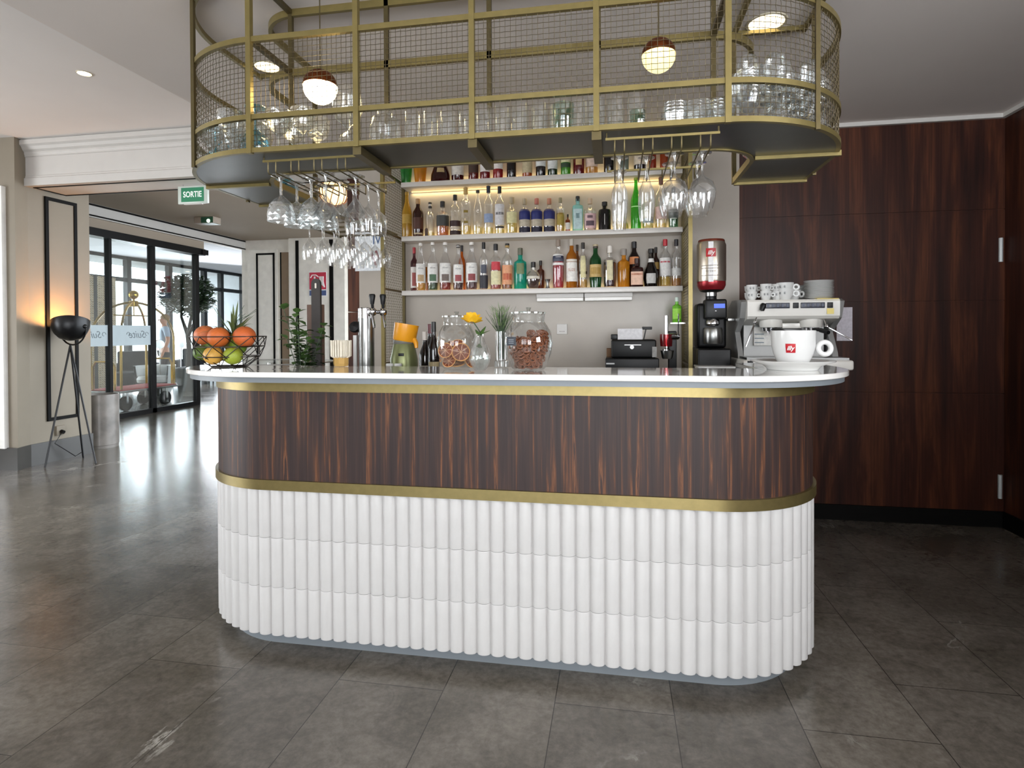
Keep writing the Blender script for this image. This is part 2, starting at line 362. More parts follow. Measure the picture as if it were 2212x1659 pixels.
# moulded beam over the way to the lobby
pr = [(4.58, 2.63), (4.56, 2.63), (4.56, 2.70), (4.575, 2.71), (4.575, 2.72), (4.58, 2.73), (4.58, 2.90), (4.572, 2.905), (4.572, 2.915), (4.565, 2.93), (4.565, 2.945), (4.545, 2.96), (4.53, 2.985), (4.51, 3.0), (4.51, 3.04), (4.53, 3.05)]
m = MB(); prof = pr+[(4.97, 3.05), (4.97, 2.63)]; n = len(prof)
m.add([(x, y, z) for x in (-5.44, -2.0) for y, z in prof], [(i, (i+1) % n, n+(i+1) % n, n+i) for i in range(n)]+[tuple(range(n-1, -1, -1)), tuple(range(n, 2*n))])
struct(m.build('beam_fascia', WHITE, ang=0))
m = MB(); m.box(-5.40, -2, 4.94, 4.955, 2.624, 2.63).box(-5.40, -2, 4.62, 4.635, 2.624, 2.63).box(-5.4, -5.385, 4.635, 4.94, 2.624, 2.63)
struct(m.build('trim_beam_line', DARK, ang=0))
# lobby: mouldings over the door wall, header, far wall with framed panels
struct(MB().box(-7.2, -7.12, 5.2, 10.3, 2.86, ZL).build('trim_door_moulding', WHITE, ang=0))
struct(MB().box(-7.121, -7.112, 5.2, 10.3, 3.02, 3.045).box(-7.121, -7.112, 5.2, 10.3, 2.875, 2.895).build('trim_door_line', DARK, ang=0))
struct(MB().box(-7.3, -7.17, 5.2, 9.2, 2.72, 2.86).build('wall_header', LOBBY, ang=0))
struct(MB().box(-7.35, -6.0, 5.23, 5.4, 0, 0.01).build('floor_mat_well', DARK, ang=0))
w = MB().box(-7.2, -1.9, 10.3, 10.5, 0, ZL).box(-7.05, -6.43, 10.26, 10.3, 0, 2.86).box(-6.14, -5.0, 10.2, 10.3, 0, ZL-.002)
struct(w.build('wall_lobby', mat('lobby_white', 'e9e5dd', .6), ang=0))
struct(MB().box(-6.36, -6.2, 10.285, 10.3, 0, 2.8).build('door_2', mat('brown_door', '8d7862', .5), ang=0))
m = MB()
for x0, x1, y, z1 in ((-6.86, -6.47, 10.26, 2.79), ):
    m.box(x0, x0+.035, y-.012, y, .3, z1).box(x1-.035, x1, y-.012, y, .3, z1).box(x0, x1, y-.012, y, z1-.035, z1)
m.box(-5.99, -5.93, 10.185, 10.2, .3, 3.0).box(-5.30, -5.225, 10.185, 10.2, .3, 3.0).box(-6.37, -6.345, 10.28, 10.286, 0, 2.8)
struct(m.build('trim_lobby_frames', DARK, ang=0))
# ------------------------------------------------------------------ entrance: sliding glass door, vestibule, far windows
d1 = bpy.data.objects.new('door_1', None); COL.objects.link(d1); struct(d1)
MB().box(-7.3, -7.1, 5.3, 9.15, 2.61, 2.72).box(-7.12, -7.08, 9.05, 9.2, 2.62, 2.71).build('door_header', BLACK, d1, ang=0)
for y, wd in ((7.22, .05), (8.0, .08), (8.98, .08)):
    MB().box(-7.24, -7.16, y, y+wd, 0, 2.61).build('door_post', BLACK, d1, ang=0)
MB().box(-7.24, -7.16, 5.4, 8.98, 0, .07).build('door_rail', BLACK, d1, ang=0)
for y0, y1 in ((5.4, 7.22), (7.27, 8.0), (8.08, 8.98)):
    MB().box(-7.205, -7.195, y0, y1, .07, 2.61).build('door_pane', PANE, d1, ang=0)
FROST = mat('frosted_film', 'c4d2d8', .5, var=.03)
for y0, y1 in ((6.6, 7.22), (7.27, 8.0)):
    fb = MB().box(-7.194, -7.190, y0, y1, 1.07, 1.37).build('frosted_band', FROST, d1, ang=0)
INK = mat('grey_print', '7d8990', .6)
for yc, s in ((7.75, .16), (6.98, .14)):
    text('lettering', 'Suite', s, INK, d1, (-7.188, yc, 1.23), rot=(pi/2, 0, pi/2), mirror=True, shear=.3)
    sc = MB()
    for sg in (-1, 1): sc.tube([(-7.188, yc+sg*(.17+.035*cos(t)*(1-t/9)), 1.235+.04*sin(t)*(1-t/9)) for t in [i*.5 for i in range(11)]], .004, 5)
    sc.build('scroll_mark', INK, d1, ang=0)
VCEIL = mat('vestibule_ceiling_paint', 'c9c8cc', .8, var=.02)
struct(MB().box(-13, -7.2, 5.2, 17, 3.06, 3.2).build('ceiling_vestibule', VCEIL, ang=0))
struct(MB().box(-7.3, -7.2, 5.2, 10.5, 2.86, 3.06).box(-7.3, -7.15, 10.5, 17, 0, 3.06).build('wall_vestibule', mat('bluish_white_paint', 'dfe4ea', .6), ang=0))
struct(MB().box(-13, -7.2, 5.1, 5.2, 0, 3.06).build('wall_vestibule_side', PLASTER, ang=0))
w = bpy.data.objects.new('window_4', None); COL.objects.link(w); struct(w)
f = MB()
for y in (5.2, 7.0, 8.2, 9.1, 10.4, 11.9, 13.2, 14.5, 15.2, 16.2): f.box(-11.42, -11.3, y, y+.12, 0, 3.06)
for z in (0, 2.46, 2.98): f.box(-11.41, -11.31, 5.2, 16.4, z, z+.1)
f.build('window_frame', BLACK, w, ang=0)
MB().box(-11.365, -11.36, 5.2, 16.4, .1, 2.98).build('window_pane', PANE, w, ang=0)
struct(MB().box(-13, -7.2, 16.4, 16.6, 0, 3.06).build('wall_vestibule_far', mat('bluish_white_paint', 'dfe4ea', .6), ang=0))
struct(MB().box(-60, -11.5, -20, 60, -.15, -.05).build('ground', mat('sunlit_paving', 'b9b6ae', .9), ang=0))
# ------------------------------------------------------------------ the bar
XL, XR, YB = -1.351, .336, 2.49
def upath(R, x0, x1, yc, yl, yr, n=24, straight=1):
    p = [(x0-R, yl)] if yl > yc else []
    a0 = 0 if yl >= yc else math.asin(min(1, (yc-yl)/R))
    for i in range(n+1):
        a = a0+(pi/2-a0)*i/n; p.append((x0-R*cos(a), yc-R*sin(a)))
    for i in range(1, straight): p.append((x0+(x1-x0)*i/straight, yc-R))
    a1 = 0 if yr >= yc else math.asin(min(1, (yc-yr)/R))
    for i in range(n+1):
        a = pi/2-(pi/2-a1)*i/n; p.append((x1+R*cos(a), yc-R*sin(a)))
    if yr > yc: p.append((x1+R, yr))
    return p
def lens(p):
    s = [0]
    for a, b in zip(p, p[1:]): s.append(s[-1]+hypot(b[0]-a[0], b[1]-a[1]))
    return s
bar = thing('bar_counter', 'curved bar counter with white fluted tile base, dark striped wood band and brass trims', 'bar counter', (-.5, 2.49, 0))
def bl(m):  # to the bar's own coordinates
    m.v = [(x+.5, y-2.49, z) for x, y, z in m.v]; return m
YE_L, YE_R = 2.42, 2.78
def body(R, T, z0, z1, uv=False):
    a = upath(R, XL, XR, YB, YE_L, YE_R, 28, 30); b = upath(R-T, XL, XR, YB, YE_L, YE_R, 28, 30)
    if uv:
        m = MB(); n = len(a); s = lens(a); 
        m.ring(a, b, z0, z1)
        for k, z in ((0, z0), (2, z1)):
            for j in (0, 1):
                for i in range(n): m.uv[(k+j)*n+i] = (s[i], z)
        return m
    return MB().ring(a, b, z0, z1)
bl(body(.355, .1, 0, .07)).build('plinth', GREY, bar)
bl(body(.418, .05, .672, 1.026, True)).build('wood_band', ZEBRA, bar)
bl(body(.424, .02, 1.022, 1.056)).build('upper_brass_band', BAND, bar)
bl(body(.430, .03, .636, .675)).build('lower_brass_band', BAND, bar)
bl(body(.40, .05, .06, .64)).build('core', GREY, bar)
# fluted tiles: three courses of half-round columns
base = upath(.402, XL, XR, YB, YE_L, YE_R, 60, 60); S = lens(base); L = S[-1]; P = .052; nc = int(L/P)
def on(s):
    for i in range(len(S)-1):
        if s <= S[i+1]: break
    t = (s-S[i])/(S[i+1]-S[i]); a, b = base[i], base[i+1]; dx, dy = b[0]-a[0], b[1]-a[1]; l = hypot(dx, dy)
    return a[0]+dx*t, a[1]+dy*t, dy/l, -dx/l
s0 = (S[61+29]+S[61+30])/2 % P
prof = []
K = 8
for c in range(nc):
    for k in range(K+1):
        u = -1+2*k/K; s = min(max((c+.5+u*.49)*P, 0), L)
        x, y, nx, ny = on(s); dpt = .021*sqrt(max(0, 1-(u*.985)**2))
        prof.append((x+nx*dpt, y+ny*dpt, nx, ny))
t = MB()
for z0, z1 in ((.062, .2512), (.2518, .4452), (.4458, .64)):
    o = len(t.v); N = len(prof); lv = [(z0, -.0012), (z0+.0006, -.0003), (z0+.002, 0), (z1-.002, 0), (z1-.0006, -.0003), (z1, -.0012)]
    vs = [(x+nx*q, y+ny*q, z) for z, q in lv for x, y, nx, ny in prof]
    fs = [(r*N+i, r*N+i+1, (r+1)*N+i+1, (r+1)*N+i) for r in range(len(lv)-1) for i in range(N-1)]
    fs.append(tuple(range(N)) if 0 else (0, 1, 2)); t.add(vs, fs[:-1])
bl(t).build('fluted_tiles', TILE, bar, ang=50)
def slab(R, z0, z1):
    a = upath(R, XL, XR, YB, YE_L-.04, YE_R, 30, 30); b = []
    for x, y in a: b.append((max(min(x, XR+.2), XL+.02), 2.37))
    b = [(x, 2.37 if y < 2.37 else y) for (x, _), (_, y) in zip(b, a)]
    return MB().ring(a, b, z0, z1)
bl(slab(.522, 1.064, 1.084)).build('apron', GREY, bar)
top = bl(slab(.537, 1.084, H)).build('countertop', QUARTZ, bar, ang=30)
bv = top.modifiers.new('edge', 'BEVEL'); bv.width = .003; bv.segments = 2; bv.limit_method = 'ANGLE'
# work surface behind the counter and the back counter
wc = thing('work_counter', 'low dark work counter behind the bar front, mostly hidden', 'counter', (-.5, 2.6, 0))
MB().box(-.95, .9, -.11, .32, .9, .94).build('worktop', STEEL, wc, ang=0)
MB().box(-.92, .87, -.08, .3, 0, .9).build('carcass', BLACKP, wc, ang=0)
bc = thing('back_counter', 'long pale back counter under the bottle shelves', 'counter', (-.2, 3.85, 0))
MB().box(-1.33, 1.29, -.34, .29, .94, .98, .004).build('worktop', STONE, bc)
MB().box(-1.3, 1.26, -.3, .29, 0, .94).build('carcass', mat('dark_cabinet', '2b2622', .4), bc, ang=0)
# ------------------------------------------------------------------ hanging brass cage
CX0, CX1, CYC, CR, CYE = -1.335, .336, 2.46, .50, 2.79
IX0, IX1, IYC, IR = -1.32, .33, 2.45, .20
PXS = (-1.335, -.912, -.486, -.061, .357)
cage = thing('hanging_cage_rack', 'long rounded brass cage rack with wire mesh sides hanging from the ceiling above the bar', 'hanging rack', (-.5, 2.3, 1.91))
def cl(m):
    m.v = [(x+.5, y-2.3, z-1.91) for x, y, z in m.v]; return m
def cpath(d=0, n=24): return upath(CR+d, CX0, CX1, CYC, CYE, CYE, n, 30)
def ipath(d=0, n=24): return upath(IR+d, IX0, IX1, IYC, CYE, CYE, n, 30)
RZ = ((1.918, 1.936), (2.042, 2.060), (2.327, 2.347), (2.575, 2.597))
for z0, z1 in RZ:
    m = MB().ring(cpath(), cpath(-.016), z0, z1); 
    cl(m).build('outer_rail', BRASS, cage)
for z0, z1 in (RZ[0], RZ[2], RZ[3]):
    m = MB().ring(ipath(.008), ipath(-.008), z0-.004, z1+.004)
    cl(m).build('inner_rail', BRASS, cage)
cl(MB().ring(cpath(-.004), ipath(.004), 1.919, 1.923)).build('shelf_panel', STEELP, cage, ang=0)
for x in PXS: cl(MB().box(x-.0095, x+.0095, 1.955, 1.975, 1.915, ZC)).build('post', BRASS, cage, ang=0)
for a, up in ((40, 1), (105, 0)):
    for sx in (-1, 1):
        x = CX0-(CR+.002)*sin(radians(a)) if sx < 0 else CX1+(CR+.002)*sin(radians(a)); y = CYC-(CR+.002)*cos(radians(a)) if a < 90 else CYC+.22
        if a > 90: x = CX0-CR if sx < 0 else CX1+CR
        cl(MB().box(x-.007, x+.007, y-.007, y+.007, 1.912, ZC)).build('post', BRASSD, cage, ang=0)
for x in PXS: cl(MB().box(x-.009, x+.009, 2.242, 2.258, 1.915, ZC)).build('inner_post', BRASSD, cage, ang=0)
for x in (-1.52, .53):
    for y in (2.78,): cl(MB().box(x-.009, x+.009, y-.009, y+.009, 1.915, ZC)).build('inner_post', BRASSD, cage, ang=0)
for x in PXS[1:4]: cl(MB().box(x-.016, x+.016, 1.965, 2.25, 1.888, 1.917)).build('cross_beam', BRASSD, cage, ang=0)
for x in (PXS[0], PXS[4]):
    for z in (2.33, 2.58): cl(MB().box(x-.01, x+.01, 1.965, 2.25, z, z+.018)).build('cross_beam', BRASSD, cage, ang=0)
for x0, x1 in ((-1.835, -1.52), (.53, .836)):
    for y in (2.38, 2.78):
        for z in ((1.908, 2.58, 2.33) if y > 2.5 else (1.906,)): cl(MB().box(x0, x1, y-.009, y+.009, z, z+.02)).build('cross_beam', BRASS, cage, ang=0)
cl(MB().box(-1.565, -1.54, 2.79, 3.74, 1.895, 1.92)).build('arm_beam', BRASSD, cage, ang=0)
# crimped wire mesh on the outside
base = cpath(-.008, 30); S2 = lens(base)
def on2(s):
    for i in range(len(S2)-1):
        if s <= S2[i+1]: break
    t = (s-S2[i])/(S2[i+1]-S2[i]); a, b = base[i], base[i+1]; l = hypot(b[0]-a[0], b[1]-a[1])
    return a[0]+(b[0]-a[0])*t, a[1]+(b[1]-a[1])*t, (b[1]-a[1])/l, -(b[0]-a[0])/l
WP = .0188; nv = int(S2[-1]/WP)
def wires(m, P2, L2, z0, z1, wr=.0010, cr=.0013):
    n1 = int(L2/WP); zs = [z0+WP*(i+.5) for i in range(int((z1-z0)/WP))]
    for i in range(n1+1):
        x, y, nx, ny = P2(min(i*WP, L2-1e-4)); pts = []
        for j, z in enumerate([z0]+zs+[z1]): q = cr*(1 if (i+j) % 2 else -1); pts.append((x+nx*q, y+ny*q, z))
        m.tube(pts, wr, 4)
    for j, z in enumerate(zs):
        pts = []
        for i in range(n1+1):
            x, y, nx, ny = P2(min(i*WP, L2-1e-4)); q = -cr*(1 if (i+j+1) % 2 else -1); pts.append((x+nx*q, y+ny*q, z))
        m.tube(pts, wr, 4)
for z0, z1 in ((1.936, 2.042), (2.060, 2.327)):
    m = MB(); wires(m, on2, S2[-1], z0, z1); cl(m).build('wire_mesh', mat('bronze_wire', '574c34', .45, metal=.5), cage, ang=0)
# glass-hanging rails under the cage
def hang_rail(label, x0, x1, y0, y1, zt, pairs, loc):
    r = thing('glass_rack', label, 'glass rack', loc); o = Vector(loc)
    m = MB().box(x0-o.x, x1-o.x, y0-.004-o.y, y0+.004-o.y, zt-.008-o.z, zt-o.z); m.build('front_bar', BRASS, r, ang=0)
    for x in pairs:
        for sx in (-.016, .016):
            m = MB().tube([(x+sx-o.x, y0-o.y, zt-.006-o.z), (x+sx-o.x, y0-o.y, zt-.044-o.z), (x+sx-o.x, y0+.006-o.y, zt-.050-o.z), (x+sx-o.x, y1-o.y, zt-.050-o.z), (x+sx-o.x, y1-o.y, zt-.006-o.z)], .0025, 6)
            m.build('rail', BRASSD, r, ang=60)
    m = MB().box(x0-o.x, x1-o.x, y1-.004-o.y, y1+.004-o.y, zt-.008-o.z, zt-o.z); m.build('rear_bar', BRASS, r, ang=0)
    for x in (x0+.004, x1-.004):
        for y in (y0, y1): MB().rod((x-o.x, y-o.y, zt-.004-o.z), (x-o.x, y-o.y, 1.919-o.z), .003).build('hanger', BRASSD, r)
    return r
LR = [-1.215, -1.105, -.995, -.885+.0]
hang_rail('brass glass rail under the left half of the cage, full of stemware', -1.325, -.945, 2.03, 2.42, 1.908, [-1.288, -1.193, -1.099, -1.004], (-1.1, 2.2, 1.9))
hang_rail('brass glass rail under the right half of the cage with a few glasses', -.032, .338, 2.0, 2.40, 1.902, [.015, .108, .201, .293], (.15, 2.2, 1.9))
rr = thing('glass_rack', 'lower brass glass rail behind the left one, hung beside the bottle shelves', 'glass rack', (-1.4, 3.1, 1.86))
for y in (2.86, 3.0, 3.14, 3.28):
    for sx in (-.016, .016): MB().rod((-.26, y+sx-3.1, -.03), (.12, y+sx-3.1, -.03), .0025).build('rail', BRASSD, rr)
for x in (-.25, .11): MB().box(x-.005, x+.005, -.27, .22, -.035, -.022).rod((x, .0, -.03), (x, .0, .05), .003).build('cross_bar', BRASSD, rr, ang=0)
# pendant globes inside the cage and ceiling downlights
COPPER = mat('hammered_copper', '8a4a25', .35, metal=.9, var=.3, scale=60)
def globe(label, X, Y, Z, R, e, c):
    g = thing('globe_pendant', label, 'pendant lamp', (X, Y, Z))
    MB().rod((0, 0, R*.95), (0, 0, ZC-Z), .0022).build('rod', BRASSD, g)
    shell([(R*sin(a), R*cos(a)) for a in [i*radians(88)/8+.001 for i in range(9)]], 24).build('copper_cap', COPPER, g)
    m = mat('lit_glass_'+c, c, .3, emit=e); MB().lathe([(max(1e-4, R*.985*sin(a)), R*.985*cos(a)) for a in [radians(88)+i*radians(92)/8 for i in range(9)]], 24).build('lit_globe', m, g)
globe('glaring lit copper-capped globe pendant inside the left part of the brass cage', -1.14, 2.13, 2.215, .067, 26, 'ffe2a8')
globe('soft yellow copper-capped globe pendant inside the right part of the brass cage', .153, 2.13, 2.225, .060, 1.6, 'f6e6a0')
def downlight(label, p, R, e, kind=1):
    g = thing('recessed_downlight', label, 'downlight', p)
    shell([(R, -.001), (R, -.005), (R*1.12, -.005), (R*1.16, -.001)], 24).build('trim_ring', mat('downlight_trim', 'c8bfa8', .4), g)
    MB().lathe([(1e-4, -.003), (R*.98, -.003)], 24).build('lamp_disc', mat('downlight_lamp%d' % kind, 'fff6e4', .4, emit=e), g)
downlight('small recessed ceiling spot with gilt ring in the pale ceiling at left', (-3.61, 3.46, ZL), .042, 2.5, 1)
downlight('white round downlight in the ceiling behind the left end of the brass cage', (-1.735, 2.70, ZC), .06, .9, 2)
downlight('white round downlight in the ceiling above the right end of the brass cage', (.655, 2.72, ZC), .075, .9, 2)
for i, (p, l) in enumerate(((at(545, 554, 11.2), 'tiny spot in the vestibule ceiling nearest the panelled wall'), (at(538, 583, 12.8), 'tiny spot in the vestibule ceiling further back'))):
    downlight(l, onz(p.x*0+(545, 538)[i], (554, 583)[i], 3.06), .06, 5, 3)
# ------------------------------------------------------------------ back bar: posts, mesh sides, shelves
unit = thing('back_bar_frame', 'tall brass back bar frame with wire mesh sides around the bottle shelves', 'shelf frame', (-.55, 3.9, .98))
for x in (-1.553, .456):
    MB().box(x-.012+.55, x+.012+.55, -.172, -.148, 0, ZC-.98).build('post', BRASS, unit, ang=0)
    MB().box(x-.01+.55, x+.01+.55, .225, .245, 0, ZC-.98).build('rear_post', BRASSD, unit, ang=0)
    for z in (.05, .56, .95, 1.36): MB().box(x-.006+.55, x+.006+.55, -.15, .23, z, z+.014).build('mesh_frame', BRASSD, unit, ang=0)
    m = MB(); wires(m, lambda s, x=x: (x+.55, -.148+s, 1, 0), .375, .01, ZC-.99, .0012); m.build('mesh_side', BRASSD, unit, ang=0)
LEDM = mat('warm_led', 'ffd890', .5, emit=1.6)
SHZ = (1.549, 1.940, 2.328)
for z, l in zip(SHZ, ('lowest white stone bottle shelf on the back wall', 'middle white stone bottle shelf on the back wall, warmly backlit', 'top white stone bottle shelf just under the brass cage')):
    s = thing('bottle_shelf', l, 'shelf', (-.54, 4.075, z))
    MB().box(-.98, .98, -.075, .073, -.034, 0, .002).build('board', SHELF, s)
    if z > 2:
        MB().box(-.95, .95, .062, .070, -.040, -.0345).build('led_strip', LEDM, s, ang=0)
        a = area('shelf_led', (-.54, 4.135, z-.045), (-.54, 4.15, z-1), 1.9, .012, 1.6, (1, .78, .38))
    if z < 2.3:
        MB().box(-.95, .95, .066, .0735, .0005, .005).build('led_strip', LEDM, s, ang=0)
        a = area('shelf_led', (-.54, 4.128, z+.006), (-.54, 4.132, z+1), 1.9, .01, 1.7 if z > 1.6 else .7, (1, .80, .40))
area('shelf_led', (-.54, 4.128, 2.335), (-.54, 4.132, 3), 1.9, .01, 2.0, (1, .80, .40))
# ------------------------------------------------------------------ bottles
SHAPES = {
 'std': [(.95, 0), (1, .015), (1, .60), (.93, .66), (.62, .73), (.40, .79), (.36, .84), (.36, .92)],
 'slope': [(.95, 0), (1, .015), (1, .52), (.9, .60), (.62, .70), (.42, .78), (.34, .85), (.34, .95)],
 'bord': [(.95, 0), (1, .015), (1, .62), (.92, .68), (.50, .745), (.37, .78), (.36, .92)],
 'squat': [(.95, 0), (1, .02), (1, .60), (.94, .66), (.55, .70), (.36, .73), (.34, .84)],
 'bell': [(.82, 0), (.88, .02), (1, .22), (.93, .36), (.55, .56), (.36, .70), (.33, .78), (.33, .90)],
 'flask': [(.55, 0), (.62, .02), (.95, .22), (1, .36), (.9, .52), (.55, .66), (.32, .70), (.28, .80)],
 'taper': [(.72, 0), (.75, .03), (1, .55), (.9, .68), (.4, .76), (.35, .92)],
 'decanter': [(.85, 0), (1, .06), (.95, .25), (.7, .5), (.55, .62), (.3, .7), (.3, .92)],
 'jager': [(.85, 0), (.86, .02), (1, .25), (.93, .30), (.93, .62), (.85, .68), (.5, .75), (.36, .79), (.36, .92)],
 'apoth': [(.95, 0), (1, .015), (1, .66), (.92, .72), (.42, .76), (.36, .78), (.36, .92)],
}
def interp(sh, z):
    for (r0, z0), (r1, z1) in zip(sh, sh[1:]):
        if z <= z1: return r0+(r1-r0)*(z-z0)/max(1e-6, z1-z0)
    return sh[-1][0]
PAPER = {}
def paper(c): return mat('label_'+c, c, .55, var=.12, scale=60)
def capm(c): return mat('cap_'+c, c, .4, var=.08)
def bottle(label, px, w, ytop, z, shape='std', body=None, liq=None, lev=.4, cap='111111', lab=(), sq=0, Y=4.065, trans=.4, lets=(), cw=1.15, group='bottles on the back bar shelves', ztop=None, name='bottle', base=None):
    """body: colour of tinted glass or None for clear; liq: drink colour up to lev; lab: [(z0, z1, colour, half angle)]"""
    p = at(px, 600, Y); H_ = (ztop if ztop else at(px, ytop, Y).z)-z; R = (at(px+w/2, 600, Y).x-at(px-w/2, 600, Y).x)/2
    if base: p = Vector(base)
    t = thing(name, label, 'bottle', (p.x, Y if not base else base[1], z), atan2(p.x, Y)*-1, group)
    sh = SHAPES[shape]; n = 28 if sq else 22; rot = 0
    pf = [(1e-4, .004/H_)]+[(r, q) for r, q in sh]
    pf = [(r*R, q*H_) for r, q in pf]
    bm_ = liquid('tinted_glass_'+body, body, trans) if body else GLASS
    m = MB().lathe(pf[1:], n, sq=sq) if body else shell(pf, n)
    if sq and not body: m = MB().lathe(pf[1:], n, sq=sq)
    m.build('glass_body', bm_, t)
    if liq:
        q = [(1e-4, .006)]+[(interp(sh, lev*i/10)*R*.93, max(.006, lev*H_*i/10)) for i in range(11)]+[(1e-4, lev*H_)]
        MB().lathe(q, n, sq=sq).build('drink', liquid('drink_'+liq, liq, trans), t)
    if cap:
        ch = sh[-1][1]-.01; r = sh[-1][0]*R*cw
        for k in range(cap.count('/')+1):
            cc = cap.split('/')[k]; N = cap.count('/')+1; a = ch+(1-ch)*k/N if N > 1 else ch-.05*(shape in ('std', 'bord', 'apoth')); b = ch+(1-ch)*(k+1)/N
            MB().lathe([(1e-4, a*H_), (r, a*H_), (r, b*H_-.002), (r*.85, b*H_), (1e-4, b*H_)], 14).build('cap', capm(cc), t)
    lbs = []
    for l in lab:
        z0, z1, c, ha = (list(l)+[70])[:4]; A = radians(ha); pr_ = [(interp(sh, z0+(z1-z0)*i/4)*R*1.012+.0006, (z0+(z1-z0)*i/4)*H_) for i in range(5)]
        m = MB(); m.lathe(pr_, 12, a0=-pi/2-A, a1=-pi/2+A, sq=sq); lb_ = m.build('label', paper(c), t); lbs.append((z0, z1, lb_))
    for body_, zc, size, c, sx in lets:
        text('lettering', body_, size, capm(c), next((o_ for a_, b_, o_ in lbs if a_ <= zc <= b_), t), (0, -R*1.02-.0012, zc*H_), ext=.0004, sx=sx)
    return t
B = bottle; Z1, Z2, Z3 = (z+.0003 for z in SHZ)
# lowest shelf, left to right
B('dark vermouth bottle with red capsule, leftmost on the lowest shelf', 895, 15, 534.5, Z1, 'bord', '1a1012', cap='a3202a', lab=[(.08, .55, 'd8d2cc'), (.12, .42, '9a4a44', 35)], Y=4.10)
SY = lambda lb, px, ct, wd, top, lq, g2, cap='e8e4df': B(lb, px, wd, top, Z1, 'slope', None, lq, .42, cap, [(.16, .56, 'e2e0dc', 75), (.19, .33, g2, 38)], lets=[('MONIN', .46, .011, '4a463f', 1)], Y=4.05)
SY('clear syrup bottle with yellow syrup, white label with tan fruit', 909, 0, 20, 525, 'd8a020', 'b79a72')
B('small amber bottle squeezed between two syrup bottles', 921, 10, 566, Z1, 'squat', 'a86a18', cap='d9d4cc', Y=4.11)
SY('clear syrup bottle with near-black syrup, white label with green sprigs', 935, 0, 22, 523.5, '16211a', '46664a')
SY('clear syrup bottle with red-brown syrup, white label with dark fruit', 962, 0, 24, 523.5, '8a3527', '6e5f58')
SY('clear syrup bottle with striped black and white cap and red fruit label', 990, 0, 21, 529, '1d1313', '9a4448', '201c1c/ddd8d4/201c1c')
B('orange liqueur bottle with tall dark cap behind the striped-cap syrup', 998, 14, 530, Z1, 'bord', 'b5601e', cap='1c1618', Y=4.115)
SY('clear syrup bottle with pale cap and red label next to the dark-label bottle', 1019, 0, 24, 523, '1c1418', '8c3a3e')
B('clear lavender bottle with dark grey label and black cap', 1045, 18, 523.5, Z1, 'bord', None, '3a3340', .22, '141416', [(.03, .30, '2c2c34', 70), (.34, .52, '4a4e5a', 40)], Y=4.05)
B('pinkish bottle with cream lower label and black cap', 1071, 23, 527, Z1, 'bord', None, 'b56a62', .55, '17151a', [(.10, .40, 'd9d2a8', 60), (.42, .60, 'c23a44', 50)], Y=4.05)
B('clear bottle with orange and white label and gold neck', 1096, 22, 526, Z1, 'bord', None, '8a5a30', .12, 'a88a50/17130f', [(.10, .52, 'd99a72', 75), (.20, .34, 'b5502e', 55)], Y=4.05)
B('teal green bottle with crown-like stopper, middle of the lowest shelf', 1124, 27, 536, Z1, 'squat', '1f8f80', cap='5a5a48', trans=.45, lab=[(.36, .62, '6f7d55', 35)], Y=4.06)
B('round-bodied flask half full of black liqueur with white neck tag', 1152, 32, 566, Z1, 'flask', None, '0f0b0b', .36, '1a1413', [(.36, .46, 'd8d2c4', 60), (.72, .95, 'e4e0d8', 30)], Y=4.05)
B('short dark bottle peeking over the round flask', 1168, 16, 563, Z1, 'squat', '2a1a14', cap='1d1412', Y=4.11)
B('red bitter bottle with grey cap, white and blue label bands', 1206, 24, 517.6, Z1, 'bord', None, 'b01832', .56, '8c7d70', [(.47, .52, 'e4e2e0', 80), (.60, .66, '2a3048', 75), (.66, .70, 'd9d6d2', 78), (.545, .60, '4a4c5c', 78)], lets=[('CAMPARI', .632, .011, 'e8e4e0', .8)], Y=4.05)
B('amber aperitif bottle with big white label and silver cap', 1235, 23.5, 516, Z1, 'bord', 'a0681a', cap='b9b2a6', lab=[(.13, .52, 'e6e2dc', 75), (.53, .58, 'd8d2c8', 70)], lets=[('SUZE', .36, .026, 'a86a48', .8)], Y=4.05, trans=.4)
B('brown bottle half hidden behind the amber aperitif', 1247, 14, 528.7, Z1, 'bord', '5a4020', cap='4a4038', Y=4.115)
B('slim clear bottle with ornate vertical cream strip and black stopper', 1259.5, 19, 524, Z1, 'bord', None, 'c8a040', .18, '221c18', [(.22, .70, 'd9cf9e', 35), (.30, .36, '2a2018', 60)], Y=4.05)
B('dark green herbal liqueur bottle with wide tan label', 1286.5, 27, 528, Z1, 'jager', '0f3a1c', cap='3a3226/b8a888', lab=[(.24, .53, 'c2a468', 80), (.30, .46, 'a8863c', 50)], trans=.2, Y=4.05)
B('dark red vermouth bottle with narrow vertical cream label and white stopper', 1317.5, 27, 531, Z1, 'squat', None, '30080e', .60, 'ded8d0', [(.17, .64, 'cfc6a0', 28)], trans=.1, Y=4.05)
B('amber textured bottle with grey glass stopper', 1347.5, 26, 537.5, Z1, 'squat', 'c08420', cap='8c847c', trans=.4, cw=1.5, Y=4.05)
B('tall black liqueur bottle with orange emblem behind the square brown one', 1370, 26, 522, Z1, 'std', '140c0c', cap='18181c', lab=[(.50, .66, 'd08a58', 50)], trans=.08, Y=4.105)
B('square brown liqueur bottle with pinkish paper label', 1376, 27, 558, Z1, 'squat', '2a0f0c', cap='331613', lab=[(.06, .52, 'dcb49c', 50), (.40, .46, 'b0603c', 46)], sq=5, trans=.12, Y=4.04)
B('black bell-shaped liqueur bottle with round silver seal', 1406.5, 33, 537.5, Z1, 'bell', '120e0c', cap='151210', lab=[(.08, .34, 'b8b6b2', 38), (.64, .74, 'd8d6d2', 70)], trans=.08, Y=4.045)
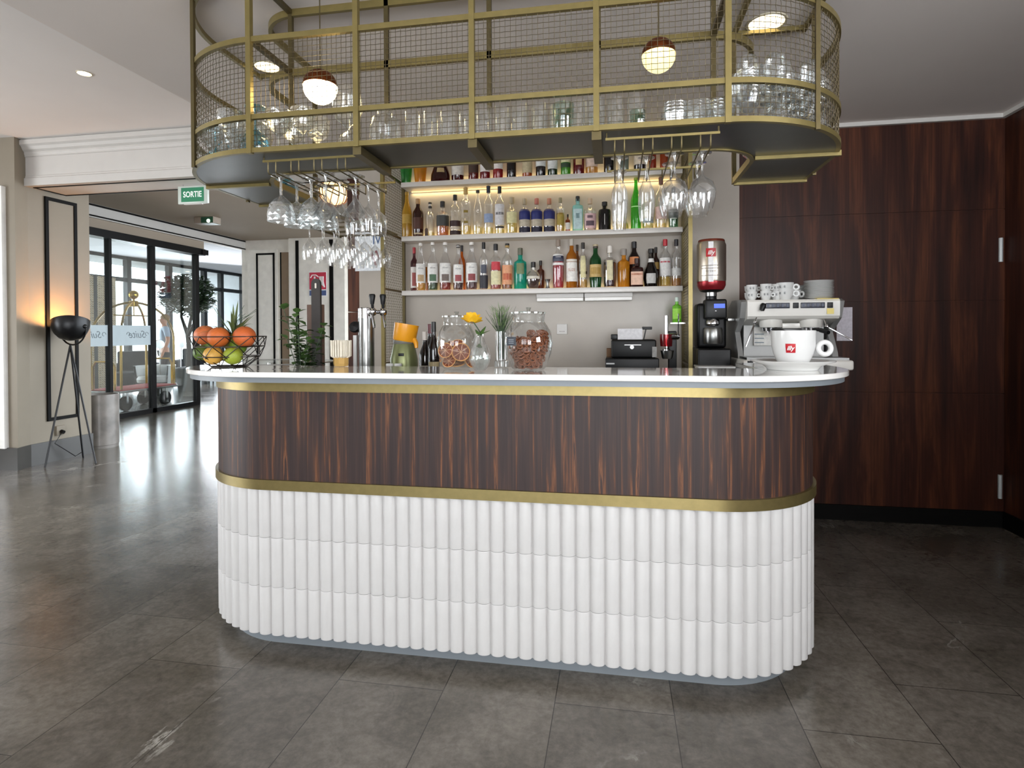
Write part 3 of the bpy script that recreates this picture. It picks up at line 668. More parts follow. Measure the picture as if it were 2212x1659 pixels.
B('slim dark bottle with gold label behind the bell-shaped one', 1417, 15, 534, Z1, 'bord', '2a1410', cap='1a1412', lab=[(.45, .62, '9a7a3a', 70)], trans=.1, Y=4.115)
B('clear vermouth bottle with red cap and white label', 1437, 24, 517, Z1, 'bord', None, 'cfb24e', .20, 'b3202c', [(.22, .60, 'dcd9d6', 80), (.50, .53, 'b8404a', 60)], Y=4.05)
B('clear bottle with black cap and amber remainder, rightmost on the lowest shelf', 1461, 22, 517, Z1, 'bord', None, 'b07a1c', .17, '17151a', [(.22, .38, 'c9c8c4', 80)], Y=4.05)
jg = thing('steel_jigger', 'double steel jigger standing right of the round flask on the lowest shelf', 'jigger', (at(1183, 600, 4.04).x, 4.04, Z1))
shell([(.016, 0), (.008, .032), (.02, .064)], 18).build('cup', STEEL, jg)
# middle shelf
B('gold ornate bottle, leftmost on the middle shelf', 880, 20, 415, Z2, 'slope', 'b8922e', cap='a8842c', lab=[(.30, .50, 'b08c34', 70)], trans=.35)
B('dark brown bottle with tan cork top and gold lettering', 904, 22, 429.5, Z2, 'std', '2a120c', cap='b08a60', lab=[(.06, .10, 'c9b896', 50), (.2, .5, '4a2414', 60)], trans=.12)
B('clear bottle with small black and white cap on the middle shelf', 930, 19, 437, Z2, 'squat', None, 'e0cf80', .12, '221c18/cfc8be/221c18')
B('clear bottle with amber spirit and dark torn-edge label', 957, 26, 435, Z2, 'squat', None, 'b5701a', .52, '201e1e', [(.28, .58, '3a3a38', 75)])
B('clear spirit bottle with two dark red label bands and black cap', 984, 22, 421, Z2, 'bord', None, 'e6d99a', .1, '15131a', [(.02, .12, '2a1010', 80), (.22, .36, '33161a', 80), (.14, .21, 'c8bcae', 78)])
B('tall clear bottle with four gold dots and tan cap', 1007, 23, 405, Z2, 'apoth', None, 'e6d27a', .2, 'b8985c', [(.24, .29, '8a7420', 22), (.46, .51, '8a7420', 22)])
B('clear plain bottle with small dark cap on the middle shelf', 1033, 21, 411, Z2, 'slope', None, 'e6d88a', .18, '332e28')
B('clear vodka bottle with blue label and navy cap', 1056, 21, 402, Z2, 'bord', None, 'e6d88a', .14, '1c2438', [(.24, .42, '8fa0c0', 60)])
B('clear vodka bottle with tall white label and black cap', 1080, 21, 403, Z2, 'bord', None, 'e6d88a', .1, '15131a', [(.18, .62, 'd4d2d4', 70), (.40, .45, '3a3840', 50), (.12, .16, '2a2622', 55)], lets=[('Ketel', .425, .015, 'e0e0e0', .9)])
B('clear bottle with pale yellow spirit and wide stopper', 1106, 24, 426, Z2, 'squat', None, 'e0cf70', .5, 'a89a80', [(.28, .58, 'd9d2a0', 60)], cw=1.4)
for px, c, l in ((1134, 'a89a80', 'leftmost of the three squat bottles with deep blue labels'), (1160, 'b06a5c', 'middle one of the three squat bottles with deep blue labels'), (1187, 'b57a62', 'rightmost of the three squat bottles with deep blue labels')):
    B(l, px, 24, 428.6, Z2, 'squat', None, '15132e', .2, c, [(.38, .68, '1c2466', 80), (.18, .38, 'b5ab98', 82), (.03, .16, '14122a', 80)])
B('tall golden bottle with etched leaves right of the blue labels', 1211, 18, 427, Z2, 'apoth', None, 'b59a34', .55, '8c8468', [(.2, .5, 'a08a3a', 50)])
B('tiny dropper bottle with white label', 1227, 10, 463, Z2, 'squat', '4a2a14', cap='17130f', lab=[(.1, .5, 'd4cfc6', 75)], Y=4.03)
B('pale blue square gin bottle with black cap', 1248.5, 23, 424, Z2, 'apoth', '9cc4c4', cap='121418', lab=[(.06, .62, 'b8cfd0', 40), (.36, .50, '7f9aa0', 18)], sq=5, trans=.55, lets=[('GIN', .2, .012, '40606a', 1)][:0])
B('clear gin bottle with pink floral print', 1275, 26, 428.6, Z2, 'squat', None, 'e0c8c0', .1, 'c0a890', [(.08, .52, 'd8b4b4', 80), (.15, .30, '5a4550', 40), (.38, .46, '6a4f58', 25)])
hb = B('black apothecary gin bottle with white diamond label', 1306.5, 27, 436, Z2, 'apoth', '0d0c0e', cap='0d0c0e', trans=.04, cw=1.25)
R_ = (at(1320, 600, 4.065).x-at(1293, 600, 4.065).x)/2
MB().add([(0, -R_-.001, .035), (.026, -R_*.55-.004, .073), (0, -R_-.001, .112), (-.026, -R_*.55-.004, .073)], [(0, 1, 2), (0, 2, 3)]).build('label', paper('cfcac8'), hb, ang=0)
B('wide clear decanter with yellow drink behind the left hanging flute', 1342, 34, 452, Z2, 'decanter', None, 'd8c860', .3, 'cfc8b8')
B('tall bright green bottle behind the two hanging flutes', 1374, 22, 383, Z2, 'slope', '3f9a28', cap='8a9a30', trans=.4, lab=[(.42, .44, 'a8d890', 60)])
B('clear bottle with grey-blue label bands right of the green bottle', 1400, 24, 415, Z2, 'bord', None, 'e0d690', .14, 'a89a80', [(.16, .28, '8c9a9c', 75), (.32, .52, 'cfcab8', 75)])
B('clear bottle with pink lettered label and brown cap', 1428, 25, 383, Z2, 'bord', None, 'e6d27a', .1, '7a5244', [(.18, .42, 'd8b8b0', 75)])
B('dark green bottle with white lettering, rightmost on the middle shelf', 1455, 22, 405, Z2, 'bord', None, '123828', .32, '1a2a20', [(.24, .46, '2a3a34', 70), (.22, .24, 'd0d4cc', 40)])
cd = thing('arched_card', 'small dark arched card leaning between bottles on the middle shelf', 'card', (at(921, 500, 4.03).x, 4.03, Z2))
MB().prism([(-.012, 0), (.012, 0), (.012, .045)]+[(.012*cos(i*pi/8), .045+.014*sin(i*pi/8)) for i in range(1, 8)]+[(-.012, .045)], -.0015, .0015).xf(Matrix.Rotation(pi/2, 4, 'X')).build('card', mat('dark_card', '4a3830', .5, var=.4, scale=80), cd, ang=0)
# top shelf: mostly hidden above by the cage
T = lambda l, px, w, **k: B(l, px, w, 0, Z3, ztop=2.565-.01*((px*7) % 3), **k)
T('green tapered bottle, leftmost on the top shelf', 879, 25, shape='taper', body='2f7a3a', cap='2a2a20', trans=.4)
T('amber tapered bottle on the top shelf beside the green one', 909, 28, shape='taper', body='c08a28', cap='3a2a18', trans=.4)
T('dark maroon flared decanter with oval tan emblem on the top shelf', 953, 41, shape='decanter', body='2a0f10', cap='2a1a14', lab=[(.28, .44, 'b09a70', 25)], trans=.1)
T('maroon bottle with white label right of the flared decanter', 990, 26, shape='bord', body='3a1012', lab=[(.18, .6, 'd4cec6', 75)], trans=.12)
T('dark red-brown whisky bottle with brown label on the top shelf', 1024, 21, shape='bord', body='5a1f18', lab=[(.24, .55, '3a2418', 75)], trans=.2)
T('dark red bottle with white label, left one of a pair on the top shelf', 1049, 21, shape='bord', body='6a1418', lab=[(.26, .6, 'dcd8d4', 75)], trans=.2)
T('brighter red bottle with white label, right one of a pair on the top shelf', 1077, 21, shape='bord', body='8c1a1a', lab=[(.3, .6, 'dcd6d0', 75)], trans=.2)
vb = T('black bottle with red chevron on the top shelf', 1106, 20, shape='bord', body='121012', trans=.05)
MB().add([(-.014, -.0265, .11), (.014, -.0265, .11), (0, -.0335, .062)], [(0, 1, 2)]).build('chevron', paper('a8303a'), vb, ang=0)
T('amber bottle with tan label, middle of the top shelf', 1140, 21, shape='bord', body='8a4a20', lab=[(.14, .6, 'b5a888', 80)], trans=.3)
T('black bottle with white label right of the tan-label bottle', 1169, 21, shape='bord', body='141012', lab=[(.34, .62, 'd0d2d0', 78)], trans=.05)
T('dark green bottle with white label on the top shelf', 1194.5, 21, shape='bord', body='1a2a1a', lab=[(.22, .6, 'd2d4d2', 78)], trans=.1)
T('bright green bottle with dark green band on the top shelf', 1223, 21, shape='bord', body='4a8a2a', lab=[(.26, .40, '223a20', 78), (.42, .6, 'c8c49a', 70)], trans=.3)
T('deep red bottle with round gold seal on the top shelf', 1251, 24, shape='squat', body='5a1218', lab=[(.28, .56, 'b89c68', 32)], trans=.15)
T('honey bottle with beige label on the top shelf', 1279, 26, shape='bord', body='b08a48', lab=[(.22, .58, 'c8b0a0', 75)], trans=.35)
T('black bottle behind the left hanging flute foot on the top shelf', 1316, 22, shape='bord', body='100e10', trans=.05)
T('grey-blue bottle behind the hanging flutes on the top shelf', 1349, 20, shape='bord', body='5a6462', trans=.3)
T('black-based bottle with broad beige label near the right of the top shelf', 1383, 27, shape='bord', body='161214', lab=[(.2, .6, 'c2b4a0', 80)], trans=.05)
T('red-brown bottle second from the right on the top shelf', 1410, 16, shape='bord', body='7a3018', trans=.3)
T('rusty bottle rightmost on the top shelf', 1435, 18, shape='bord', body='8a3f1c', trans=.3)
# ------------------------------------------------------------------ glasses
def stem(kind):
    """profile from the foot (z = 0) to the rim, standing upright"""
    P = {
     'wine': [(1e-4, .004), (.034, .001), (.034, .003), (.008, .006), (.0038, .02), (.0036, .085), (.010, .095), (.030, .115), (.038, .14), (.037, .165), (.031, .20)],
     'balloon': [(1e-4, .004), (.036, .001), (.036, .003), (.008, .006), (.004, .02), (.0038, .080), (.012, .09), (.040, .112), (.051, .145), (.048, .18), (.038, .215)],
     'flute': [(1e-4, .004), (.030, .001), (.030, .003), (.008, .007), (.0045, .02), (.006, .06), (.016, .09), (.027, .12), (.029, .16), (.026, .205), (.023, .225)],
     'coupe': [(1e-4, .004), (.034, .001), (.034, .003), (.008, .007), (.0045, .02), (.0045, .07), (.014, .078), (.038, .10), (.047, .135), (.047, .165)],
     'martini': [(1e-4, .004), (.036, .001), (.036, .003), (.008, .007), (.004, .02), (.004, .085), (.008, .092), (.055, .155)],
     'tumbler': [(1e-4, .006), (.028, .003), (.031, .01), (.036, .10)],
     'highball': [(1e-4, .006), (.027, .003), (.029, .01), (.031, .15)],
     'cut': [(1e-4, .006), (.026, .003), (.032, .02), (.038, .05), (.036, .085)],
    }
    return P[kind]
PROTO = {}
def gl(kind, m=None, n=18, facet=False, name=None):
    key = (kind, (m or GLASS).name, n, facet)
    if key in PROTO: return PROTO[key]
    b = MB(); shell(stem(kind), n, mb=b)
    if facet:   # diamond cuts: jitter alternate verts of the bowl
        pr_ = stem(kind); o = 0
        rows = [i for i, (r, z) in enumerate(pr_) if r > .025 and i > 2]
        vs = []; fs = []; r0, z0 = pr_[rows[0]]; K = 7; zb, zt = pr_[rows[0]][1], pr_[-1][1]; N = n
        for k in range(K+1):
            z = zb+(zt-zb)*k/K; r = interp([(a, c) for a, c in pr_[rows[0]:]], z)
            for j in range(N): a = 2*pi*(j+.5*(k % 2))/N; vs.append((r*1.02*cos(a), r*1.02*sin(a), z))
        for k in range(K):
            for j in range(N):
                a, c = k*N+j, k*N+(j+1) % N; d, e = (k+1)*N+j, (k+1)*N+(j+1) % N
                if k % 2 == 0: fs += [(a, c, d), (c, e, d)]
                else: fs += [(a, c, e), (a, e, d)]
        b.add(vs, fs)
    nm = name or {'wine': 'wine_glass', 'balloon': 'balloon_glass', 'flute': 'champagne_flute', 'coupe': 'cut_goblet', 'martini': 'martini_glass', 'tumbler': 'tumbler', 'highball': 'highball_glass', 'cut': 'cut_tumbler'}[kind]
    if facet: b.add([], [])
    o = b.build(nm, m or GLASS, ang=0 if facet else 40)
    PROTO[key] = [o, False]; return PROTO[key]
def put(kind, label, loc, group, up=True, m=None, facet=False, n=18, scale=1, tilt=0):
    p = gl(kind, m, n, facet); o = p[0]
    if p[1]: o = o.copy(); COL.objects.link(o)
    p[1] = True
    cat = {'flute': 'flute', 'tumbler': 'tumbler', 'cut': 'tumbler', 'highball': 'glass'}.get(kind, 'glass')
    tag(o, label, cat, group); o.location = loc; o.scale = (scale,)*3
    o.rotation_euler = (tilt if up else pi+tilt, 0, random.uniform(0, 6)); return o
ZR = 1.908-.050+.0065     # the foot lies on the rails
G1 = 'stemware on the right hanging rail'
put('flute', 'hanging champagne flute, leftmost on the right rail', (.015, 2.08, ZR-.006), G1, False)
put('flute', 'hanging champagne flute behind the leftmost one on the right rail', (.015, 2.26, ZR-.006), G1, False)
put('flute', 'second hanging champagne flute on the right rail, by itself', (.108, 2.10, ZR-.006), G1, False)
put('balloon', 'front balloon wine glass hanging third from the left on the right rail', (.201, 2.07, ZR-.006), G1, False, scale=.9)
put('balloon', 'rear balloon wine glass hanging third from the left on the right rail', (.201, 2.19, ZR-.006), G1, False, scale=.9)
put('balloon', 'front balloon wine glass hanging at the right end of the right rail', (.293, 2.08, ZR-.006), G1, False, scale=.9)
put('balloon', 'rear balloon wine glass hanging at the right end of the right rail', (.293, 2.20, ZR-.006), G1, False, scale=.9)
G2 = 'stemware on the left hanging rail'
A_, B_, C_, D_ = -1.288, -1.193, -1.099, -1.004
put('coupe', 'diamond-cut goblet hanging at the far left of the left rail', (A_, 2.09, ZR), G2, False, GLASSD, True, 14, 1.09)
put('coupe', 'second diamond-cut goblet on the left rail, behind the first', (A_, 2.205, ZR), G2, False, GLASSD, True, 14, 1.09)
put('coupe', 'diamond-cut goblet deepest in the first slot of the left rail', (A_, 2.32, ZR), G2, False, GLASSD, True, 14)
put('coupe', 'cut goblet hanging in front of the second slot of the left rail', (B_, 2.15, ZR), G2, False, GLASSD, True, 14, 1.09)
put('coupe', 'cut goblet hanging behind in the second slot of the left rail', (B_, 2.265, ZR), G2, False, GLASSD, True, 14, 1.09)
put('martini', 'wide martini glass hanging in the third slot of the left rail', (C_, 2.09, ZR), G2, False, GLASSD, n=24)
put('martini', 'martini glass hanging behind in the third slot of the left rail', (C_, 2.21, ZR), G2, False, GLASSD, n=24)
put('wine', 'wine glass hanging deepest in the third slot of the left rail', (C_, 2.33, ZR), G2, False)
put('martini', 'martini glass hanging in the fourth slot of the left rail', (D_, 2.15, ZR), G2, False, GLASSD, n=24)
put('wine', 'wine glass hanging behind the martini glass in the fourth slot', (D_, 2.27, ZR), G2, False)
put('wine', 'wine glass hanging deepest in the fourth slot of the left rail', (D_, 2.37, ZR), G2, False)
for iy, y in enumerate((2.86, 3.0, 3.14, 3.28)):
    for ix in range(4):
        put('wine', 'clear wine glass hanging in the tight cluster on the lower rail beside the shelves', (-1.60+ix*.083, y, 1.83+.0045), 'wine glasses on the lower rail', False, scale=1.0)
# glasses standing in the cage
ZP = 1.9235
def incage(x0, x1, y0, y1, step, z=ZP, jit=.002):
    pts = []; y = y0; r = 0
    while y <= y1:
        x = x0+(step/2 if r % 2 else 0)
        while x <= x1:
            a = (x+random.uniform(-jit, jit), y+random.uniform(-jit, jit)); ok = True
            R1 = CR-.05
            if a[1] < CYC:
                if a[0] < CX0 and hypot(a[0]-CX0, a[1]-CYC) > R1: ok = False
                if a[0] > CX1 and hypot(a[0]-CX1, a[1]-CYC) > R1: ok = False
                if a[0] < IX0 and hypot(a[0]-IX0, a[1]-IYC) < IR+.045: ok = False
                if a[0] > IX1 and hypot(a[0]-IX1, a[1]-IYC) < IR+.045: ok = False
            if a[1] > IYC and IX0-IR-.05 < a[0] < IX1+IR+.05: ok = False
            if IX0-IR-.05 < a[0] < IX1+IR+.05 and a[1] > 2.205 and not (a[0] < IX0-.01 or a[0] > IX1+.01): ok = False
            if abs(a[0]+.5) > .5+.79 and False: ok = False
            if ok: pts.append((a[0], a[1], z))
            x += step
        y += step*.9; r += 1
    return pts
lr = 'cut-crystal glass in the heap filling the right rounded end of the cage'
for p in incage(.40, .79, 2.025, 2.72, .094): put('coupe', lr, p, 'cut glasses in the right end of the cage', False if random.random() < .5 else True, GLASSD, True, 12, .95) .location.z += 0
for o in [o for o in COL.objects if o.get('label') == lr]:
    if abs(o.rotation_euler.x) > 1: o.location.z = ZP+.157
lr2 = 'cut-crystal glass of the upper layer stacked in the right rounded end of the cage'
for p in incage(.44, .77, 2.07, 2.68, .086, ZP+.160): put('cut', lr2, (p[0], p[1], p[2]+.086), 'upper cut glasses in the right end of the cage', False, GLASSD, True, 12)
ll = 'clear cut goblet among those crowded in the left rounded end of the cage'
k = 0
for p in incage(-1.77, -1.33, 2.03, 2.73, .104):
    k += 1
    if k % 4 == 2: put('coupe', 'upside-down smoky teal goblet among the clear ones in the left rounded end of the cage', (p[0], p[1], ZP+.1905), 'teal goblets in the left end of the cage', False, TEAL, True, 14, 1.15)
    else: put('coupe', ll, p, 'clear goblets in the left end of the cage', True, GLASSD, True, 12, 1.07)
for i in range(4):
    put('coupe', 'cut-crystal goblet just behind the mesh right of the left cage end', (-1.255+.102*(i % 2), 2.025+.104*(i//2), ZP), 'cut goblets behind the left mesh', True, GLASSD, True, 12)
put('balloon', 'large round wine glass standing upside down beside the glaring globe', (-1.035, 2.17, ZP+.2155), 'single glasses in the cage', False, GLASSD, n=24)
put('balloon', 'upright wide-bowled glass just right of the glaring globe', (-.985, 2.045, ZP), 'single glasses in the cage', True, GLASSD, n=24, scale=1.1)
cf = thing('glass_carafe', 'round-shouldered clear carafe in the cage right of the globe', 'carafe', (-.86, 2.10, ZP))
shell([(1e-4, .004), (.055, .002), (.06, .03), (.06, .10), (.05, .135), (.03, .15), (.03, .17), (.034, .18)], 24).build('body', GLASSD, cf)
for i in range(13):
    put('highball', 'clear highball glass in the row along the middle of the cage', (-.745+.068*i, 2.085+.012*(i % 2), ZP), 'highball glasses in the cage', True, GLASSD, n=16, scale=.97)
for i in range(6):
    put('highball', 'clear highball glass in the second row behind the middle of the cage', (-.72+.09*i, 2.165, ZP), 'rear highball glasses in the cage', True, GLASS, n=16)
GRN = glass('green_glass', (.42, .60, .48), .1)
put('tumbler', 'taller green-tinted tumbler left of the fourth cage post', (-.175, 2.008, ZP), 'green tumblers in the cage', True, GRN, n=16, scale=1.05)
put('tumbler', 'small green-tinted tumbler alone right of the fourth cage post', (.075, 2.02, ZP), 'green tumblers in the cage', True, GRN, n=8, scale=.72)
put('highball', 'tall clear glass right beside the fourth cage post', (-.085, 2.165, ZP), 'single glasses in the cage', True, GLASSD, n=16, scale=1.25)
for i in range(6):
    put('cut', 'cut-crystal tumbler in the small group near the right cage post', (.20+.075*(i % 3), 2.04+.085*(i//3), ZP), 'cut tumblers near the right post', True, GLASSD, True, 12, 1.1)
# ------------------------------------------------------------------ on the counter: fruit basket
ZT = H+.0005
bx, by = -1.640, 2.255
bk = thing('fruit_basket', 'black wire basket of citrus fruit on the left end of the counter', 'basket', (bx, by, ZT))
BR = ((.075, .003), (.125, .045), (.142, .088), (.152, .13)); N = 9
m = MB(); P_ = []
for k, (r, z) in enumerate(BR):
    ring = [Vector((r*cos(2*pi*(i+.5*(k % 2))/N), r*sin(2*pi*(i+.5*(k % 2))/N), z)) for i in range(N)]; P_.append(ring)
    m.tube(ring, .0022, 6, closed=True)
for k in range(3):
    for i in range(N):
        j = (i+1) % N if k % 2 else (i-1) % N
        m.rod(P_[k][i], P_[k+1][i], .0018, n=5); m.rod(P_[k][i], P_[k+1][j], .0018, n=5)
for i in range(0, N): m.rod(P_[0][i], (0, 0, .003), .0018, n=5)
m.build('wire_frame', mat('dark_wire', '1c1712', .4, metal=.5), bk)
def fruit(name, label, x, y, z, r, c, sz=.95, cat='fruit'):
    t = thing(name, label, cat, (bx+x, by+y, ZT+z))
    MB().sphere((0, 0, 0), r, 24, 16, sz).build('peel', mat('peel_'+c, c, .45, var=.14, scale=9, bump=.35, bscale=260), t)
    MB().sphere((.2*r, -.25*r, .92*r*sz), r*.09, 8, 6, .6).build('stalk', mat('stalk_brown', '4c4a20', .7), t); return t
OR = 'c4652c'
fruit('orange', 'orange on top of the fruit basket at its left rim', -.088, -.035, .135, .045, 'bd6638')
fruit('orange', 'bright orange at the front top of the fruit basket', .0, -.068, .128, .044, OR)
fruit('orange', 'orange at the right rim of the fruit basket', .098, -.036, .130, .046, 'c25f2c')
fruit('lime', 'dark green lime between the two left oranges', -.045, .0, .14, .033, '56681f')
fruit('lime', 'green lime low at the left of the basket', -.088, -.058, .062, .034, '4c6420')
fruit('lime', 'second green lime under the left orange', -.07, -.02, .085, .036, '5c7026')
fruit('mandarin', 'pale yellow-orange fruit low at the front of the basket', -.018, -.078, .052, .040, 'c99a44')
fruit('lime', 'yellow-green lime low at the right front of the basket', .062, -.062, .050, .039, '8c9a2e')
fruit('lime', 'green lime behind the right front one in the basket', .055, -.02, .085, .036, '5f7a24')
fruit('orange', 'orange half hidden at the back of the basket', .03, .06, .12, .044, 'c8662c')
LEAF = mat('fresh_green_leaf', '4d6b35', .5, var=.3, scale=20); LEAFD = mat('dark_green_leaf', '2f4426', .5, var=.3, scale=20); DRY = mat('olive_leaf', '5e6a3c', .55, var=.3, scale=15)
def blade(m, p, d, L, w, droop=.3, n=5):
    p = Vector(p); d = Vector(d).normalized(); s = d.cross(Vector((0, 0, 1)));
    if s.length < .01: s = Vector((1, 0, 0))
    s.normalize(); u = s.cross(d); vs = []
    for i in range(n+1):
        t = i/n; c = p+d*L*t-Vector((0, 0, 1))*droop*L*t*t; ww = w*(1-t)**.7*(.5+1.2*t if t < .4 else 1)
        vs += [c-s*ww, c+u*ww*.35, c+s*ww]
    fs = []
    for i in range(n):
        for k in range(2): fs.append((3*i+k, 3*i+k+1, 3*i+k+4, 3*i+k+3))
    m.add(vs, fs)
pt = thing('pineapple_leaves', 'spiky green leaf crown sprouting behind the basket oranges', 'plant', (bx+.01, by+.015, ZT+.10))
m = MB(); rnd = random.Random(3)
for i in range(26):
    a = rnd.uniform(0, 2*pi); e = rnd.uniform(.45, 1.5); blade(m, (0, 0, .03), (cos(a)*cos(e), sin(a)*cos(e), sin(e)), rnd.uniform(.11, .21), .009, rnd.uniform(.1, .7))
m.build('leaves', DRY, pt); MB().sphere((0, 0, .0), .04, 14, 10, 1.1).build('core', mat('pineapple_rind', '8a7a30', .6, var=.3, scale=60), pt)
m = MB()
for i in range(9):
    a = rnd.uniform(-.6, .6); m.tube([(0, 0, .02), (.05*sin(a*2), -.01, .10), (.11*sin(a*2)+.02, -.01+rnd.uniform(-.03, .03), .13+rnd.uniform(-.03, .06))], .0009, 4)
m.build('thin_sprigs', LEAFD, pt)
# mint pot, boards, straws, beer tower
def leafy(m, c, L, rnd, w=.55):
    a = rnd.uniform(0, 2*pi); e = rnd.uniform(-.4, .7); d = Vector((cos(a)*cos(e), sin(a)*cos(e), sin(e)))
    s = d.cross(Vector((0, 0, 1))).normalized(); u = s.cross(d); c = Vector(c)
    q = [(0, 0, 0), (.3, w*.42, .05), (.6, w*.45, .04), (1, 0, -.12), (.6, -w*.45, .04), (.3, -w*.42, .05), (.5, 0, -.03)]
    m.add([c+d*L*a_+s*L*b_+u*L*c_ for a_, b_, c_ in q], [(0, 1, 6), (1, 2, 6), (2, 3, 6), (3, 4, 6), (4, 5, 6), (5, 0, 6)])
mp = at(665, 780, 2.55)
mt = thing('mint_plant', 'straggly mint sprigs standing in a glass behind the left of the counter', 'plant', (mp.x, 2.52, .9405))
tips = [(-.105, 0, .42), (-.06, .02, .36), (-.02, -.03, .40), (.0, .02, .32), (.03, -.02, .30), (.10, .0, .34), (.075, .03, .30), (-.075, -.02, .28), (.05, -.04, .26)]
for q in tips:
    m = MB(); m.tube([(q[0]*.05, q[1]*.1, .02), (q[0]*.35, q[1], q[2]*.5), (q[0]*.8, q[1], q[2]*.85), q], .0016, 5); m.build('stem', LEAFD, mt)
m = MB()
for q in tips:
    for t in (.35, .5, .62, .74, .84, .92, 1.0):
        for j in range(3): leafy(m, (q[0]*(.35+.65*(t-.5)*2 if t > .5 else .35*t*2), q[1]*t, q[2]*t), rnd.uniform(.032, .055), rnd, .8)
m.build('leaves', LEAF, mt)
m = MB()
for i in range(60): leafy(m, (rnd.uniform(-.05, .06), rnd.uniform(-.03, .03), rnd.uniform(.14, .24)), rnd.uniform(.025, .04), rnd, .8)
m.build('lower_leaves', LEAFD, mt)
shell([(.045, .002), (.05, .15)], 20).build('glass', GLASSD, mt)
PW = mat('dark_stained_board', '2a2421', .5, var=.25, scale=12)
p = at(684, 700, 2.62)
bd = thing('serving_board', 'narrow dark wooden serving board with a round end, upright behind the mint', 'board', (p.x, 2.62, .9405))
hz = at(684, 602, 2.62).z-.9405
hw = .023
m = MB(); pts = [(-hw, 0), (hw, 0), (hw, hz-hw)]+[(hw*cos(i*pi/10), hz-hw+hw*sin(i*pi/10)) for i in range(1, 10)]+[(-hw, hz-hw)]
m.prism(pts, -.008, .008).xf(Matrix.Rotation(pi/2, 4, 'X')); m.build('board', PW, bd, ang=20)
MB().box(-.005, .005, -.0095, .0095, hz-.048, hz-.022, .003).build('hanging_slot', mat('slot_light', 'd8d0c4', .6), bd)
b2 = thing('serving_board', 'wider brown wooden board behind the narrow dark one', 'board', (at(681, 700, 2.66).x, 2.665, .9405))
MB().box(-.044, .044, -.008, .008, 0, at(681, 658, 2.66).z-.9405, .003).build('board', mat('brown_board', '5a3f30', .5, var=.2), b2)
p = at(737, 780, 2.33)
sh = thing('straw_holder', 'faceted gold glass holder on the counter for paper straws', 'holder', (p.x, 2.33, ZT))
MB().lathe([(1e-4, .001), (.030, .001), (.033, .012), (.033, .036), (.030, .04)], 9).build('body', liquid('gold_glass', 'c8a868', .35), sh, ang=0)
st = thing('straw_bundle', 'thick bundle of cream paper straws in the gold glass holder', 'straws', (p.x, 2.33, ZT+.002), kind='stuff')
m = MB()
for i in range(76):
    a = i*2.39996; r = .0056*sqrt(i); x, y = r*cos(a)*.9, r*sin(a)*.9; k = 1.0
    k2 = .72
    m.tube([(x*.58, y*.58, .006), (x*.62, y*.62, .034), (x*.98, y*.98, .042), (x, y, .108+rnd.uniform(-.003, .003))], .0036, 7)
m.build('straws', mat('cream_paper', 'ded6c4', .6, var=.08, scale=30), st, ang=40)
p = at(792, 790, 2.60)
tw = thing('beer_tower', 'chrome beer tap column with two black-handled taps behind the counter', 'beer tap', (p.x, 2.60, .9405))
tz = at(790, 665, 2.60).z-.9405
MB().lathe([(1e-4, 0), (.045, 0), (.045, .012), (.037, .016), (.037, tz-.05)], 28).build('column', STEEL, tw)
MB().lathe([(.0375, tz-.05), (.0375, tz-.004), (.034, tz), (1e-4, tz)], 28).build('cap', CHROME, tw)
for dx, dy in ((.045, -.03), (.085, .0)):
    MB().rod((.02, dy*.5, tz-.02), (dx, dy, tz-.02), .010).sphere((dx, dy, tz-.02), .021, 14, 10).build('tap_body', CHROME, tw)
    MB().tube([(dx, dy-.012, tz-.03), (dx+.012, dy-.025, tz-.05), (dx+.022, dy-.03, tz-.095)], .006, 8).build('spout', CHROME, tw)
    MB().rod((dx, dy, tz), (dx, dy-.004, tz+.02), .007).lathe([(1e-4, .014), (.009, .015), (.011, .026), (.0155, .055), (.013, .062), (1e-4, .064)], 12, (dx, dy-.004, tz)).build('handle', BLACKP, tw)
MB().lathe([(1e-4, -.012), (.026, -.012), (.028, 0), (.024, .008), (.010, .010), (1e-4, .012)], 18).xf(Matrix.Translation((-.055, -.01, tz-.09)) @ Matrix.Rotation(pi/2.4, 4, 'X')).build('flow_knob', BLACKP, tw)
MB().rod((-.045, 0, tz-.09), (-.03, 0, tz-.09), .008).build('knob_stem', CHROME, tw)
MB().box(-.062, -.045, -.012, .0, .0, tz-.13).build('white_hose', PORC, tw, ang=0)
for x, l in ((842, 'left one of two small white pots beside the juicer'), (860, 'right one of two small white pots beside the juicer')):
    q = thing('small_pot', l, 'pot', (at(x, 788, 2.50).x, 2.50, .9405), group='small white pots')
    MB().lathe([(1e-4, 0), (.014, 0), (.017, .13), (.0175, at(x, 785, 2.5).z-.9405-.004), (.015, at(x, 785, 2.5).z-.9405), (1e-4, at(x, 785, 2.5).z-.9405)], 18).build('body', PORC, q)
# yellow and green juicer
p = at(873, 780, 2.62); z0 = .9405
jz = lambda y: at(873, y, 2.62).z-z0
ju = thing('juicer', 'retro juicer with tilted yellow hopper on a metallic green base', 'juicer', (p.x, 2.62, z0))
MB().lathe([(1e-4, 0), (.064, 0), (.066, .01), (.064, jz(775)), (.050, jz(745)), (.046, jz(741))], 26).build('base', mat('metallic_green', '767b52', .35, metal=.5, var=.05), ju)
MB().lathe([(.047, jz(743)), (.050, jz(741)), (.050, jz(735)), (1e-4, jz(735))], 26).build('collar', mat('grey_collar', '6d6a62', .4), ju)
YEL = mat('yellow_plastic', 'd9931e', .32, var=.05)
hp = MB(); hp.lathe([(1e-4, 0), (.050, 0), (.054, .006), (.058, .082), (.055, .082), (.050, .01), (1e-4, .01)], 28)
hp.tube([(.05, -.01, .016), (.066, -.016, .0), (.072, -.018, -.022)], [.013, .011, .008], 10)
